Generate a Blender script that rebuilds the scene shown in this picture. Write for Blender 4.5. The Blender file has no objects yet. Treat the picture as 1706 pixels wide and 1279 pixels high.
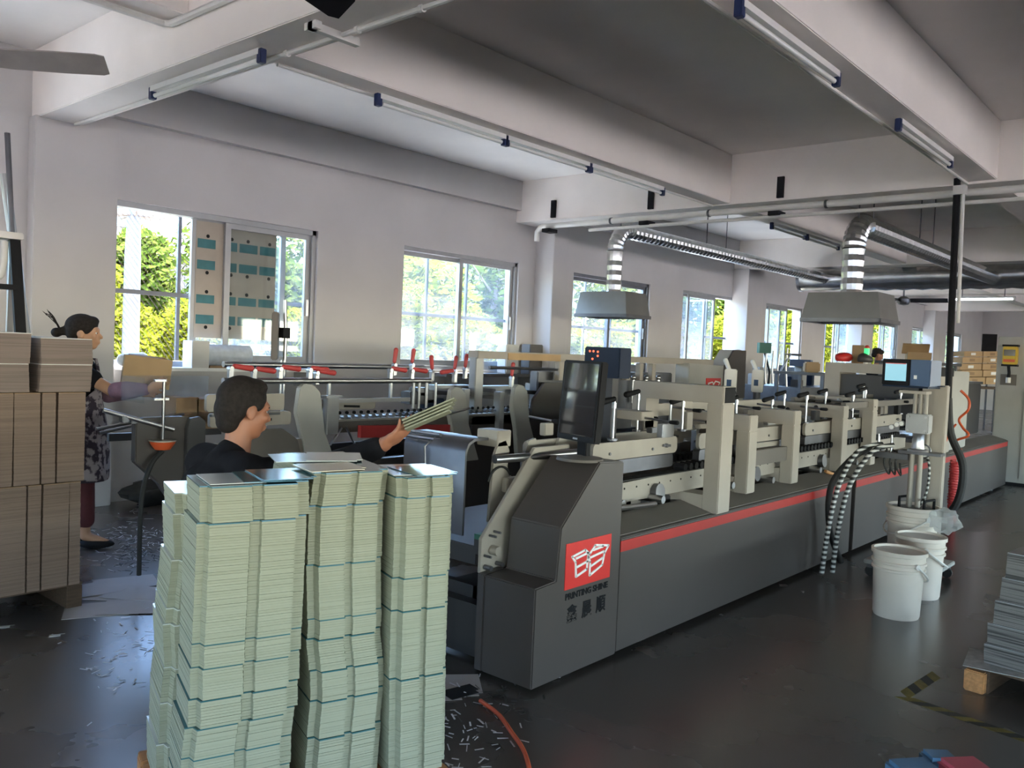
import bpy, bmesh, math, random
from mathutils import Vector, Matrix, noise
random.seed(7)
PI = math.pi
scene = bpy.context.scene
COL = scene.collection

# ------------------------------------------------------------------ camera
YAW, PITCH, ROLL, FPX, EYE = math.radians(40.83), math.radians(-2.382), math.radians(2.4394), 1415.04, 1.5
FW = Vector((math.cos(PITCH)*math.cos(YAW), math.cos(PITCH)*math.sin(YAW), math.sin(PITCH)))
_r = Vector((math.sin(YAW), -math.cos(YAW), 0)); _u = _r.cross(FW)
RT = _r*math.cos(ROLL) + _u*math.sin(ROLL)
UP = _u*math.cos(ROLL) - _r*math.sin(ROLL)
EYEP = Vector((0, 0, EYE))
cam_d = bpy.data.cameras.new('camera'); cam = bpy.data.objects.new('camera', cam_d); COL.objects.link(cam)
cam_d.sensor_width = 36.0; cam_d.lens = FPX/1706*36.0; cam_d.clip_start = .05; cam_d.clip_end = 400
m = Matrix((RT, UP, -FW)).transposed().to_4x4(); m.translation = EYEP
cam.matrix_world = m
scene.camera = cam

# survey helpers: measured point of the photo -> world point on a real plane / at a real distance
def ray(x, y): return FW + RT*((x-853)/FPX) - UP*((y-640)/FPX)
def onz(x, y, z=0.0): d = ray(x, y); return EYEP + d*((z-EYE)/d.z)
def ony(x, y, Y): d = ray(x, y); return EYEP + d*(Y/d.y)
def onx(x, y, X): d = ray(x, y); return EYEP + d*(X/d.x)
def pt(x, y, depth): return EYEP + ray(x, y)*depth

# ------------------------------------------------------------------ world, sun, exposure
w = bpy.data.worlds.new('sky'); scene.world = w; w.use_nodes = True
nt = w.node_tree; bg = nt.nodes['Background']
sky = nt.nodes.new('ShaderNodeTexSky'); sky.sky_type = 'NISHITA'; sky.sun_disc = False
sky.sun_elevation = math.radians(60); sky.sun_rotation = math.radians(200); sky.dust_density = .3; sky.ozone_density = 3.0; sky.air_density = 1.0; sky.altitude = 50
nt.links.new(sky.outputs[0], bg.inputs[0]); bg.inputs[1].default_value = SKY_STRENGTH = 0.5
sun_d = bpy.data.lights.new('sun', 'SUN'); sun_d.energy = 6.5; sun_d.angle = math.radians(1.5); sun_d.color = (1.0, .95, .88)
sun = bpy.data.objects.new('sun', sun_d); COL.objects.link(sun)
sun.rotation_euler = Vector((-.45, -.20, -.87)).to_track_quat('-Z', 'Y').to_euler()
sun.location = (0, -40, 60)
scene.view_settings.view_transform = 'Standard'; scene.view_settings.look = 'None'
scene.view_settings.exposure = 3.15; scene.view_settings.gamma = 1.0; scene.view_settings.use_curve_mapping = False
cy = scene.cycles
cy.max_bounces = 10; cy.diffuse_bounces = 6; cy.glossy_bounces = 4; cy.transmission_bounces = 6; cy.transparent_max_bounces = 12
cy.sample_clamp_indirect = 6.0; cy.caustics_reflective = False; cy.caustics_refractive = False

# ------------------------------------------------------------------ materials
def mat(name, col, rough=.6, metal=0.0, var=.12, scale=6.0, bump=0.0, bscale=60.0, spec=.5, emit=None, estr=0.0, coat=0.0, rvar=0.0, stretch=None):
    M = bpy.data.materials.new(name); M.use_nodes = True; N = M.node_tree; L = N.links
    b = N.nodes['Principled BSDF']
    b.inputs['Roughness'].default_value = rough; b.inputs['Metallic'].default_value = metal
    b.inputs['Specular IOR Level'].default_value = spec; b.inputs['Coat Weight'].default_value = coat
    b.inputs['Base Color'].default_value = (*col, 1)
    tc = N.nodes.new('ShaderNodeTexCoord'); src = tc.outputs['Object']
    if stretch:
        mp = N.nodes.new('ShaderNodeMapping'); mp.inputs['Scale'].default_value = stretch; L.new(src, mp.inputs[0]); src = mp.outputs[0]
    if var > 0:
        nz = N.nodes.new('ShaderNodeTexNoise'); nz.inputs['Scale'].default_value = scale; nz.inputs['Detail'].default_value = 5
        L.new(src, nz.inputs['Vector'])
        rp = N.nodes.new('ShaderNodeValToRGB'); e = rp.color_ramp.elements
        e[0].position = .3; e[1].position = .7
        e[0].color = (*[max(0, c*(1-var)) for c in col], 1); e[1].color = (*[min(1, c*(1+var)) for c in col], 1)
        L.new(nz.outputs['Fac'], rp.inputs[0]); L.new(rp.outputs[0], b.inputs['Base Color'])
        if rvar:
            mr = N.nodes.new('ShaderNodeMapRange'); mr.inputs[1].default_value = .3; mr.inputs[2].default_value = .7
            mr.inputs[3].default_value = rough-rvar; mr.inputs[4].default_value = rough+rvar
            L.new(nz.outputs['Fac'], mr.inputs[0]); L.new(mr.outputs[0], b.inputs['Roughness'])
    if bump > 0:
        n2 = N.nodes.new('ShaderNodeTexNoise'); n2.inputs['Scale'].default_value = bscale; n2.inputs['Detail'].default_value = 4
        L.new(src, n2.inputs['Vector'])
        bp = N.nodes.new('ShaderNodeBump'); bp.inputs['Strength'].default_value = bump; bp.inputs['Distance'].default_value = .01
        L.new(n2.outputs['Fac'], bp.inputs['Height']); L.new(bp.outputs[0], b.inputs['Normal'])
    if emit:
        b.inputs['Emission Color'].default_value = (*emit, 1); b.inputs['Emission Strength'].default_value = estr
    return M
MT = {}
def M_(k, *a, **kw): MT[k] = mat(k, *a, **kw)
M_('plaster', (.585, .565, .56), .85, var=.05, scale=1.2, bump=.05, bscale=40)
M_('ceiling_paint', (.90, .87, .84), .9, var=.07, scale=.9)
M_('beam_paint', (.90, .85, .81), .85, var=.05, scale=1.5)
M_('floor_paint', (.080, .070, .064), .27, var=.15, scale=.9, rvar=.02, spec=1.0)
M_('alu', (.36, .36, .36), .45, .6, var=.06)
M_('alu_dark', (.16, .165, .18), .45, .6, var=.08)
M_('fan_grey', (.30, .27, .25), .5, var=.15)
M_('steel', (.42, .42, .43), .3, 1.0, var=.05)
M_('steel_dark', (.14, .14, .15), .35, .8, var=.15)
M_('black', (.012, .012, .014), .6, var=.2, spec=.15)
M_('black_gloss', (.012, .012, .014), .12, var=0)
M_('rubber', (.02, .02, .02), .7, var=.2)
M_('machine_grey', (.064, .054, .050), .42, var=.06, scale=3)
M_('machine_dark', (.042, .040, .042), .5, var=.08, scale=3)
M_('machine_top', (.14, .125, .11), .5, var=.08, scale=3)
M_('cream', (.37, .335, .29), .5, var=.06, scale=4)
M_('plate', (.33, .30, .26), .45, var=.08, scale=6)
M_('red', (.62, .035, .03), .4, var=.06)
M_('stripe_red', (.40, .022, .018), .45, var=.08)
M_('red_soft', (.50, .05, .05), .45, var=.08)
M_('orange', (.62, .10, .03), .4, var=.08)
M_('white_plastic', (.74, .72, .68), .4, var=.04)
M_('pail', (.76, .69, .61), .38, var=.03)
M_('pvc', (.74, .73, .69), .45, var=.05)
M_('white', (.8, .8, .78), .5, var=.02)
M_('blue_box', (.055, .10, .20), .4, var=.05)
M_('blue_dark', (.014, .024, .05), .5, var=.05, spec=.15)
M_('blue_cap', (.012, .025, .09), .4, var=.05)
M_('galv', (.60, .60, .59), .25, .95, var=.15, scale=9)
M_('hood_steel', (.25, .25, .245), .4, .55, var=.08, scale=4)
M_('wood', (.42, .20, .075), .6, var=.25, scale=8, stretch=(1, 8, 8))
M_('wood_dark', (.07, .04, .022), .7, var=.3, scale=8, stretch=(1, 8, 8))
M_('kraft', (.46, .31, .165), .75, var=.08, scale=5)
M_('kraft_dark', (.30, .195, .11), .75, var=.1, scale=5)
M_('green_belt', (.03, .14, .10), .5, var=.1)
M_('yellow', (.62, .42, .03), .4, var=.05)
M_('paper', (.66, .65, .62), .6, var=.06)
M_('floor_sheet', (.44, .41, .40), .6, var=.08, scale=3)
M_('scrap', (.55, .55, .58), .5, var=.1)
M_('grey_sheet', (.36, .36, .35), .5, var=.25, scale=30, stretch=(1, 1, 14))
M_('foil', (.30, .30, .31), .3, .7, var=.1)
M_('tape_yellow', (.16, .125, .025), .6, var=.3, scale=20)
M_('tape_black', (.02, .02, .018), .6, var=.3, scale=20)
M_('pack_blue', (.09, .20, .34), .3, var=.1)
M_('pack_pink', (.50, .09, .12), .3, var=.1)
M_('cabinet', (.40, .395, .37), .5, var=.04)
M_('hair', (.020, .016, .015), .8, spec=.2, var=.3, scale=60)
M_('skin_m', (.34, .145, .085), .5, var=.06, scale=14)
M_('skin_w', (.50, .28, .17), .5, var=.06, scale=14)
M_('shirt_black', (.011, .011, .014), .9, spec=.1, var=.2, scale=20, bump=.2, bscale=30)
M_('sleeve', (.23, .13, .18), .8, var=.2, scale=18)
M_('pants_red', (.10, .022, .026), .8, var=.2)
M_('sclera', (.75, .73, .7), .3, var=0)
M_('lips', (.42, .13, .11), .5, var=.05)
M_('leaf_a', (.13, .135, .006), .8, spec=.03, var=.5, scale=1.4)
M_('leaf_b', (.065, .085, .008), .8, spec=.03, var=.5, scale=1.4)
M_('leaf_c', (.03, .05, .008), .8, spec=.03, var=.5, scale=1.4)
M_('bark', (.20, .15, .11), .8, var=.3)
M_('pole_white', (.16, .15, .14), .7, var=.06)
M_('yard_warm', (.60, .50, .41), .9, var=.1, scale=.5)  # warm tint chosen for the light this ground bounces indoors
M_('concrete_yard', (.50, .49, .47), .9, var=.1, scale=.5)
M_('grass', (.07, .075, .015), .9, var=.3, scale=.6)
M_('bld_pink', (.155, .115, .095), .8, var=.05)
M_('bld_win', (.10, .14, .16), .2, var=.1)
M_('sheet_beige', (.46, .40, .33), .7, var=.08, scale=4)
M_('sheet_teal', (.035, .17, .19), .5, var=.15, scale=10)
M_('bubble', (.62, .68, .76), .25, var=.1, scale=20)
M_('screen_off', (.02, .02, .024), .06, var=0, spec=1.0, coat=1.0)
M_('screen_lit', (.02, .02, .02), .2, var=0, emit=(.34, .72, .85), estr=.10)
M_('screen_bar', (.02, .02, .02), .2, var=0, emit=(.7, .12, .1), estr=.08)
M_('led_red', (.1, .01, .01), .3, var=0, emit=(1, .12, .04), estr=.25)
M_('led_green', (.01, .2, .05), .3, var=0, emit=(.03, .9, .22), estr=.16)
M_('tube_lit', (.9, .9, .9), .3, var=0, emit=(.86, .90, 1.0), estr=3.0)
M_('tube_glass', (.80, .80, .77), .12, var=0)

def shader_sheets(name, base, line, freq, rough=.65):
    """edge of a ream: fine horizontal sheet lines"""
    M = bpy.data.materials.new(name); M.use_nodes = True; N = M.node_tree; L = N.links; b = N.nodes['Principled BSDF']
    b.inputs['Roughness'].default_value = rough
    tc = N.nodes.new('ShaderNodeTexCoord'); mp = N.nodes.new('ShaderNodeMapping'); mp.inputs['Scale'].default_value = (.6, .6, freq)
    L.new(tc.outputs['Object'], mp.inputs[0])
    nz = N.nodes.new('ShaderNodeTexNoise'); nz.inputs['Scale'].default_value = 3.0; nz.inputs['Detail'].default_value = 3; L.new(mp.outputs[0], nz.inputs['Vector'])
    rp = N.nodes.new('ShaderNodeValToRGB'); e = rp.color_ramp.elements; e[0].position = .36; e[1].position = .56
    e[0].color = (*line, 1); e[1].color = (*base, 1); L.new(nz.outputs['Fac'], rp.inputs[0]); L.new(rp.outputs[0], b.inputs['Base Color'])
    MT[name] = M
shader_sheets('ream_green', (.30, .31, .232), (.27, .282, .207), 45)
shader_sheets('ream_brown', (.21, .145, .11), (.165, .112, .082), 60)
shader_sheets('ream_brown_top', (.23, .175, .15), (.17, .13, .11), 60)
shader_sheets('ream_grey', (.16, .155, .15), (.035, .035, .034), 40)
M_('print_teal', (.035, .125, .145), .13, var=.15, scale=3, spec=.7)
M_('print_white', (.55, .58, .55), .18, var=.08, scale=3, spec=.7)
M_('print_cream', (.60, .54, .40), .2, var=.06, spec=.7)

def floral():
    M = bpy.data.materials.new('apron_floral'); M.use_nodes = True; N = M.node_tree; L = N.links; b = N.nodes['Principled BSDF']
    b.inputs['Roughness'].default_value = .8
    tc = N.nodes.new('ShaderNodeTexCoord'); v = N.nodes.new('ShaderNodeTexNoise'); v.inputs['Scale'].default_value = 22; v.inputs['Detail'].default_value = 3
    L.new(tc.outputs['Object'], v.inputs['Vector'])
    rp = N.nodes.new('ShaderNodeValToRGB'); rp.color_ramp.interpolation = 'EASE'; e = rp.color_ramp.elements
    e[0].position = .44; e[0].color = (.05, .035, .055, 1); e[1].position = .56; e[1].color = (.42, .37, .39, 1)
    L.new(v.outputs['Fac'], rp.inputs[0]); L.new(rp.outputs[0], b.inputs['Base Color']); MT['apron'] = M
floral()
def braided():
    M = bpy.data.materials.new('braided_hose'); M.use_nodes = True; N = M.node_tree; L = N.links; b = N.nodes['Principled BSDF']
    b.inputs['Roughness'].default_value = .5
    tc = N.nodes.new('ShaderNodeTexCoord'); v = N.nodes.new('ShaderNodeTexWave'); v.inputs['Scale'].default_value = 9; v.inputs['Distortion'].default_value = 1.5
    v.bands_direction = 'Z'; L.new(tc.outputs['Object'], v.inputs['Vector'])
    rp = N.nodes.new('ShaderNodeValToRGB'); e = rp.color_ramp.elements; e[0].position = .5; e[0].color = (.02, .02, .02, 1); e[1].position = .6; e[1].color = (.5, .5, .48, 1)
    L.new(v.outputs['Fac'], rp.inputs[0]); L.new(rp.outputs[0], b.inputs['Base Color']); MT['braid'] = M
braided()
def glass(name, haze, tint):
    M = bpy.data.materials.new(name); M.use_nodes = True; N = M.node_tree; L = N.links; N.nodes.clear()
    o = N.nodes.new('ShaderNodeOutputMaterial'); t = N.nodes.new('ShaderNodeBsdfTransparent'); t.inputs[0].default_value = (*tint, 1)
    d = N.nodes.new('ShaderNodeBsdfTranslucent'); d.inputs[0].default_value = (.85, .88, .9, 1)
    g = N.nodes.new('ShaderNodeBsdfGlossy'); g.inputs['Roughness'].default_value = .03
    m1 = N.nodes.new('ShaderNodeMixShader'); m1.inputs[0].default_value = haze; L.new(t.outputs[0], m1.inputs[1]); L.new(d.outputs[0], m1.inputs[2])
    m2 = N.nodes.new('ShaderNodeMixShader'); m2.inputs[0].default_value = .035; L.new(m1.outputs[0], m2.inputs[1]); L.new(g.outputs[0], m2.inputs[2])
    L.new(m2.outputs[0], o.inputs[0]); MT[name] = M
glass('pane', .05, (.93, .96, .97)); glass('clear', .05, (.95, .97, .98)); glass('bag', .45, (.9, .92, .93))
def wiremesh():
    M = bpy.data.materials.new('insect_mesh'); M.use_nodes = True; N = M.node_tree; L = N.links; N.nodes.clear()
    o = N.nodes.new('ShaderNodeOutputMaterial'); t = N.nodes.new('ShaderNodeBsdfTransparent')
    d = N.nodes.new('ShaderNodeBsdfDiffuse'); d.inputs[0].default_value = (.42, .36, .30, 1)
    tc = N.nodes.new('ShaderNodeTexCoord'); mp = N.nodes.new('ShaderNodeMapping'); mp.inputs['Rotation'].default_value = (0, math.radians(38), 0)
    L.new(tc.outputs['Object'], mp.inputs[0])
    wv = N.nodes.new('ShaderNodeTexWave'); wv.bands_direction = 'X'; wv.inputs['Scale'].default_value = 8; L.new(mp.outputs[0], wv.inputs['Vector'])
    rp = N.nodes.new('ShaderNodeMapRange'); rp.inputs[1].default_value = .55; rp.inputs[2].default_value = .9; rp.inputs[3].default_value = 0.0; rp.inputs[4].default_value = .22
    L.new(wv.outputs['Fac'], rp.inputs[0])
    m1 = N.nodes.new('ShaderNodeMixShader'); L.new(rp.outputs[0], m1.inputs[0]); L.new(t.outputs[0], m1.inputs[1]); L.new(d.outputs[0], m1.inputs[2])
    L.new(m1.outputs[0], o.inputs[0]); MT['mesh'] = M
wiremesh()

# ------------------------------------------------------------------ mesh builder
class MB:
    def __init__(s): s.v = []; s.f = []
    def add(s, vs, fs):
        o = len(s.v); s.v += [Vector(p) for p in vs]; s.f += [tuple(i+o for i in f) for f in fs]; return s
    def box(s, x0, x1, y0, y1, z0, z1):
        return s.add([(x, y, z) for z in (z0, z1) for y in (y0, y1) for x in (x0, x1)],
                     [(0, 2, 3, 1), (4, 5, 7, 6), (0, 1, 5, 4), (1, 3, 7, 5), (3, 2, 6, 7), (2, 0, 4, 6)])
    def cbox(s, c, sz, rot=None):
        R = rot or Matrix.Identity(3); c = Vector(c); h = Vector(sz)/2
        return s.add([c + R @ Vector((x*h.x, y*h.y, z*h.z)) for z in (-1, 1) for y in (-1, 1) for x in (-1, 1)],
                     [(0, 2, 3, 1), (4, 5, 7, 6), (0, 1, 5, 4), (1, 3, 7, 5), (3, 2, 6, 7), (2, 0, 4, 6)])
    def bar(s, a, b, w, h, up=(0, 0, 1)):
        a = Vector(a); b = Vector(b); d = (b-a).normalized(); u = Vector(up)
        if abs(d.dot(u)) > .98: u = Vector((1, 0, 0))
        sd = d.cross(u).normalized(); u = sd.cross(d)
        vs = [p + sd*(i*w/2) + u*(j*h/2) for p in (a, b) for i, j in ((-1, -1), (1, -1), (1, 1), (-1, 1))]
        return s.add(vs, [(0, 1, 2, 3), (7, 6, 5, 4), (0, 4, 5, 1), (1, 5, 6, 2), (2, 6, 7, 3), (3, 7, 4, 0)])
    def cyl(s, a, b, r, n=12, r2=None):
        a = Vector(a); b = Vector(b); r2 = r if r2 is None else r2; d = (b-a).normalized()
        u = d.orthogonal().normalized(); w_ = d.cross(u)
        vs = []
        for p, q in ((a, r), (b, r2)):
            vs += [p + (u*math.cos(2*PI*i/n) + w_*math.sin(2*PI*i/n))*q for i in range(n)]
        fs = [(i, (i+1) % n, n+(i+1) % n, n+i) for i in range(n)] + [tuple(range(n))[::-1], tuple(range(n, 2*n))]
        return s.add(vs, fs)
    def tube(s, pts, r, n=8):
        pts = [Vector(p) for p in pts]; vs = []; k = len(pts); u = None
        for i, p in enumerate(pts):
            d = (pts[min(i+1, k-1)]-pts[max(i-1, 0)]).normalized()
            u = d.orthogonal().normalized() if u is None else (u - d*u.dot(d)).normalized()
            w_ = d.cross(u); rr = r[i] if isinstance(r, (list, tuple)) else r
            vs += [p + (u*math.cos(2*PI*j/n) + w_*math.sin(2*PI*j/n))*rr for j in range(n)]
        fs = [(i*n+j, i*n+(j+1) % n, (i+1)*n+(j+1) % n, (i+1)*n+j) for i in range(k-1) for j in range(n)]
        fs += [tuple(range(n))[::-1], tuple(range((k-1)*n, k*n))]
        return s.add(vs, fs)
    def lathe(s, prof, c, n=24, axis=None):
        c = Vector(c); vs = []
        for r, z in prof: vs += [c + Vector((math.cos(2*PI*j/n)*r, math.sin(2*PI*j/n)*r, z)) for j in range(n)]
        k = len(prof)
        fs = [(i*n+j, i*n+(j+1) % n, (i+1)*n+(j+1) % n, (i+1)*n+j) for i in range(k-1) for j in range(n)]
        fs += [tuple(range(n))[::-1], tuple(range((k-1)*n, k*n))]
        return s.add(vs, fs)
    def prism(s, poly, axis, lo, hi):
        """poly in the two other axes in order (x,y,z minus axis), extruded lo..hi"""
        n = len(poly)
        def P(a, b, t): return {'x': (t, a, b), 'y': (a, t, b), 'z': (a, b, t)}[axis]
        vs = [P(a, b, lo) for a, b in poly] + [P(a, b, hi) for a, b in poly]
        fs = [(i, (i+1) % n, n+(i+1) % n, n+i) for i in range(n)] + [tuple(range(n))[::-1], tuple(range(n, 2*n))]
        return s.add(vs, fs)
    def ball(s, c, r, n=12, m_=8, R=None):
        c = Vector(c); r = Vector((r, r, r)) if isinstance(r, (int, float)) else Vector(r); R = R or Matrix.Identity(3)
        vs = [c + R @ Vector((0, 0, -r.z))]
        for i in range(1, m_):
            t = -PI/2 + PI*i/m_
            vs += [c + R @ Vector((r.x*math.cos(t)*math.cos(2*PI*j/n), r.y*math.cos(t)*math.sin(2*PI*j/n), r.z*math.sin(t))) for j in range(n)]
        vs.append(c + R @ Vector((0, 0, r.z))); L = len(vs)-1
        fs = [(0, 1+(j+1) % n, 1+j) for j in range(n)] + [(L, L-n+j, L-n+(j+1) % n) for j in range(n)]
        fs += [(1+i*n+j, 1+i*n+(j+1) % n, 1+(i+1)*n+(j+1) % n, 1+(i+1)*n+j) for i in range(m_-2) for j in range(n)]
        return s.add(vs, fs)
    def capsule(s, a, b, r0, r1): s.cyl(a, b, r0, 14, r1); s.ball(a, r0, 14, 8); return s.ball(b, r1, 14, 8)
    def quad(s, a, b, c, d): return s.add([a, b, c, d], [(0, 1, 2, 3)])
    def build(s, name, material, parent=None, smooth=35, bevel=0.0, local=False):
        off = Vector((0, 0, 0))
        if parent is not None and not local:
            p = parent
            while p is not None: off += p.location; p = p.parent
        me = bpy.data.meshes.new(name); me.from_pydata([tuple(p-off) for p in s.v], [], s.f)
        bm = bmesh.new(); bm.from_mesh(me); bmesh.ops.recalc_face_normals(bm, faces=bm.faces)
        if bevel > 0:
            bmesh.ops.bevel(bm, geom=[e for e in bm.edges if e.calc_face_angle(0) > .5], offset=bevel, segments=2, affect='EDGES', clamp_overlap=True)
        bm.to_mesh(me); bm.free()
        if smooth:
            me.polygons.foreach_set('use_smooth', [True]*len(me.polygons)); me.set_sharp_from_angle(angle=math.radians(smooth))
        me.materials.append(MT[material] if isinstance(material, str) else material)
        o = bpy.data.objects.new(name, me); COL.objects.link(o)
        if parent is not None: o.parent = parent
        return o
def Bx(*a): return MB().box(*a)
def tag(o, label=None, cat=None, group=None, kind=None):
    if label: o['label'] = label
    if cat: o['category'] = cat
    if group: o['group'] = group
    if kind: o['kind'] = kind
    return o
def thing(name, label, cat, loc=(0, 0, 0), rotz=0.0, group=None):
    o = bpy.data.objects.new(name, None); COL.objects.link(o); o.location = loc; o.rotation_euler = (0, 0, rotz)
    o.empty_display_size = .1
    return tag(o, label, cat, group)
def dup(o, parent=None, loc=None, rotz=None, label=None):
    c = o.copy(); COL.objects.link(c); c.parent = parent
    if loc is not None: c.location = loc
    if rotz is not None: c.rotation_euler = (0, 0, rotz)
    if label: c['label'] = label
    for ch in list(o.children): dup(ch, c)
    return c
def arc(c, r, a0, a1, n, ax='xz'):
    c = Vector(c); o = []
    for i in range(n+1):
        t = a0 + (a1-a0)*i/n; p = c.copy()
        setattr(p, ax[0], getattr(p, ax[0]) + r*math.cos(t)); setattr(p, ax[1], getattr(p, ax[1]) + r*math.sin(t)); o.append(p)
    return o
def spline(pts, n=6):
    pts = [Vector(p) for p in pts]; P = [pts[0]]+pts+[pts[-1]]; out = []
    for i in range(1, len(P)-2):
        for k in range(n):
            t = k/n; a, b, c, d = P[i-1], P[i], P[i+1], P[i+2]
            out.append(.5*((2*b)+(c-a)*t+(2*a-5*b+4*c-d)*t*t+(3*b-a-3*c+d)*t**3))
    return out + [pts[-1]]
# ================================================================== the room
X0, X1, Y0, Y1, ZC = -8.0, 35.0, -12.0, 7.5, 3.72
tag(Bx(X0-.3, X1+.3, Y0-.3, Y1+.3, -.2, 0).build('floor', 'floor_paint'), 'dark grey painted concrete floor with a dull shine', 'floor', kind='structure')
tag(Bx(X0-.3, X1+.3, Y0-.3, Y1+.3, ZC, ZC+.25).build('ceiling', 'ceiling_paint'), 'grey white painted concrete ceiling slab between the beams', 'ceiling', kind='structure')
SILL, HEAD = 1.2, 2.65
WX = [(-3.3, -1.2), (0.0, 2.1), (3.29, 5.45), (6.66, 8.72), (9.95, 12.05), (13.13, 15.16), (16.5, 18.4), (19.75, 21.8), (23.1, 25.2), (26.5, 28.6), (30.2, 32.2)]
def wall_with_holes(name, y0, y1, holes, label, SILL=SILL, HEAD=HEAD):
    b = MB(); xs = X0-.3
    for a, c in holes:
        b.box(xs, a, y0, y1, 0, ZC); b.box(a, c, y0, y1, 0, SILL); b.box(a, c, y0, y1, HEAD, ZC); xs = c
    b.box(xs, X1+.3, y0, y1, 0, ZC)
    return tag(b.build(name, 'plaster'), label, 'wall', kind='structure')
wall_with_holes('wall_left', Y1, Y1+.24, WX, 'long white plaster wall with the row of windows')
RX = [(-6.5+i*3.3, -6.5+i*3.3+2.5) for i in range(12)]  # openings out of view, added to let fill daylight in
wall_with_holes('wall_right', Y0-.24, Y0, RX, 'white plaster wall with tall openings on the near side of the hall', .8, 2.15)
tag(Bx(X1, X1+.3, Y0, Y1, 0, ZC).build('wall_far', 'plaster'), 'white end wall far down the hall behind the cartons', 'wall', kind='structure')
BY = [(-11.2+i*3.0, -11.2+i*3.0+2.2) for i in range(6)]  # openings added behind the camera to light surfaces that face it
bw = MB(); ys_ = Y0
for a, c in BY:
    bw.box(X0-.3, X0, ys_, a, 0, ZC); bw.box(X0-.3, X0, a, c, 0, .9); bw.box(X0-.3, X0, a, c, 1.95, ZC); ys_ = c
bw.box(X0-.3, X0, ys_, Y1, 0, ZC)
tag(bw.build('wall_back', 'plaster'), 'white wall behind the camera side of the hall', 'wall', kind='structure')
# beams and columns
BX = [(-8.0, -7.6), (-3.6, -3.2), (2.64, 2.98), (8.62, 9.02), (15.0, 15.4), (21.3, 21.7), (27.6, 28.0)]
names = ['at the back wall', 'above the camera', 'carrying a single tube lamp', 'with the long pipe along its face', 'behind the big round duct', 'far down the hall', 'at the far end']
for (a, b_), nme in zip(BX, names):
    tag(Bx(a, b_, Y0, Y1, 3.18, ZC).build('ceiling_beam', 'beam_paint', bevel=.006), f'white cross beam {nme}', 'beam', kind='structure')
for i, (a, b_) in enumerate(BX[:-1]):
    c = BX[i+1][0]
    for y0, y1, t in ((-8.75, -8.5, 'far right of the camera'), (-6.1, -5.85, 'well right of the camera'), (-3.45, -3.2, 'over the camera side'), (-.85, -.6, 'right of the second lamp row'), (1.8, 2.06, 'with lamps and conduit, nearest the right edge'), (4.4 if c > 3 else 5.02, 4.64 if c > 3 else 5.24, 'with the long lamp row in mid ceiling')):
        tag(Bx(b_, c, y0, y1, (3.19 if c > 3 else 3.45) if y0 > 4 else 3.2, ZC).build('ceiling_beam', 'beam_paint', bevel=.006), f'white lengthwise beam {t}, bay {"one two three four five six".split()[i]} from the camera', 'beam', kind='structure')
    if c > 3: tag(Bx(b_, c, 7.41, 7.5, 3.335, ZC).build(f'trim_{i+1}', 'plaster'), f'shallow wall beam above the windows, bay {"one two three four five six".split()[i]} from the camera', 'trim', kind='structure')
for i, (a, b_) in enumerate(BX[2:]):
    tag(Bx(a-.02 if i != 1 else 9.06, b_+.3 if i == 0 else (9.4 if i == 1 else b_+.25), 7.18 if i else 7.36, 7.5, 0, 3.19).build('column', 'plaster', bevel=.006), f'white wall column between windows, {"first second third fourth fifth".split()[i]} from the left', 'column', kind='structure')

# windows
def window(i, x0, x1, open_left):
    wlab = ['window behind the camera side of the hall, out of view', 'window left of the brown stack, out of view', 'large window with the beige printed sheet, its left side slid open', 'milky sliding window left of the column', 'window behind the smaller extraction hood', 'window with vivid green leaves in its right gap', 'window behind the dark equipment arms',
            'window partly below the nearer extraction hood', 'window behind the far worker', 'far window above the open carton', 'farthest window by the end wall'][i]
    root = thing(f'window_{i+1}', wlab, 'window', ((x0+x1)/2, 7.62, SILL)); root['kind'] = 'structure'
    fr = 'alu' if i < 4 else 'alu_dark' if i == 4 else 'alu'
    f = MB(); t = .05
    y0, y1 = 7.53, 7.66
    f.box(x0, x1, y0, y1, SILL, SILL+t); f.box(x0, x1, y0, y1, HEAD-t, HEAD); f.box(x0, x0+t*.4, y0, y1, SILL, HEAD); f.box(x1-t, x1, y0, y1, SILL, HEAD)
    f.build('frame', fr, root)
    W = x1-x0
    if open_left: sashes = [(x0+W*.37, x0+W*.85, 7.60), (x0+W*.52, x1-t, 7.56)]
    elif i in (5, 6): sashes = [(x0+.02, x0+W*.5, 7.60), (x0+W*.14, x0+W*.64, 7.56)]
    elif i in (7, 8): sashes = [(x0+W*.40, x0+W*.92, 7.60), (x0+W*.5, x1-t, 7.56)]
    else: sashes = [(x0+.02, x0+W*.52, 7.60), (x0+W*.48, x1-t, 7.56)]
    for a, b_, y in sashes:
        s = MB(); st = .06
        s.box(a, a+st, y, y+.035, SILL+t, HEAD-t); s.box(b_-st, b_, y, y+.035, SILL+t, HEAD-t)
        s.box(a+st, b_-st, y, y+.035, SILL+t, SILL+t+.07); s.box(a+st, b_-st, y, y+.035, HEAD-t-.05, HEAD-t)
        so = s.build('sash', fr, root)
        Bx(a+st, b_-st, y+.013, y+.019, SILL+t+.07, HEAD-t-.05).build('pane', 'pane', so)
        if b_ > x1-.2: Bx(b_-.045, b_-.015, y-.02, y, 1.75, 1.92).build('latch', 'steel', so)
    # outside grille bars and insect mesh
    for k in ([.34, .62] if i == 2 else [.28, .62]):
        Bx(x0+W*k-.016, x0+W*k+.016, 7.70, 7.73, SILL, HEAD).build('grille_bar', 'alu_dark', root)
    Bx(x0, x1, 7.68, 7.70, 1.85, 1.89).build('grille_bar', 'alu_dark', root)
    if i == 2: Bx(x0, x1, 7.715, 7.718, SILL, HEAD).build('insect_mesh', 'mesh', root)
for i, (a, b_) in enumerate(WX): window(i, a, b_, i == 2)
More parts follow.
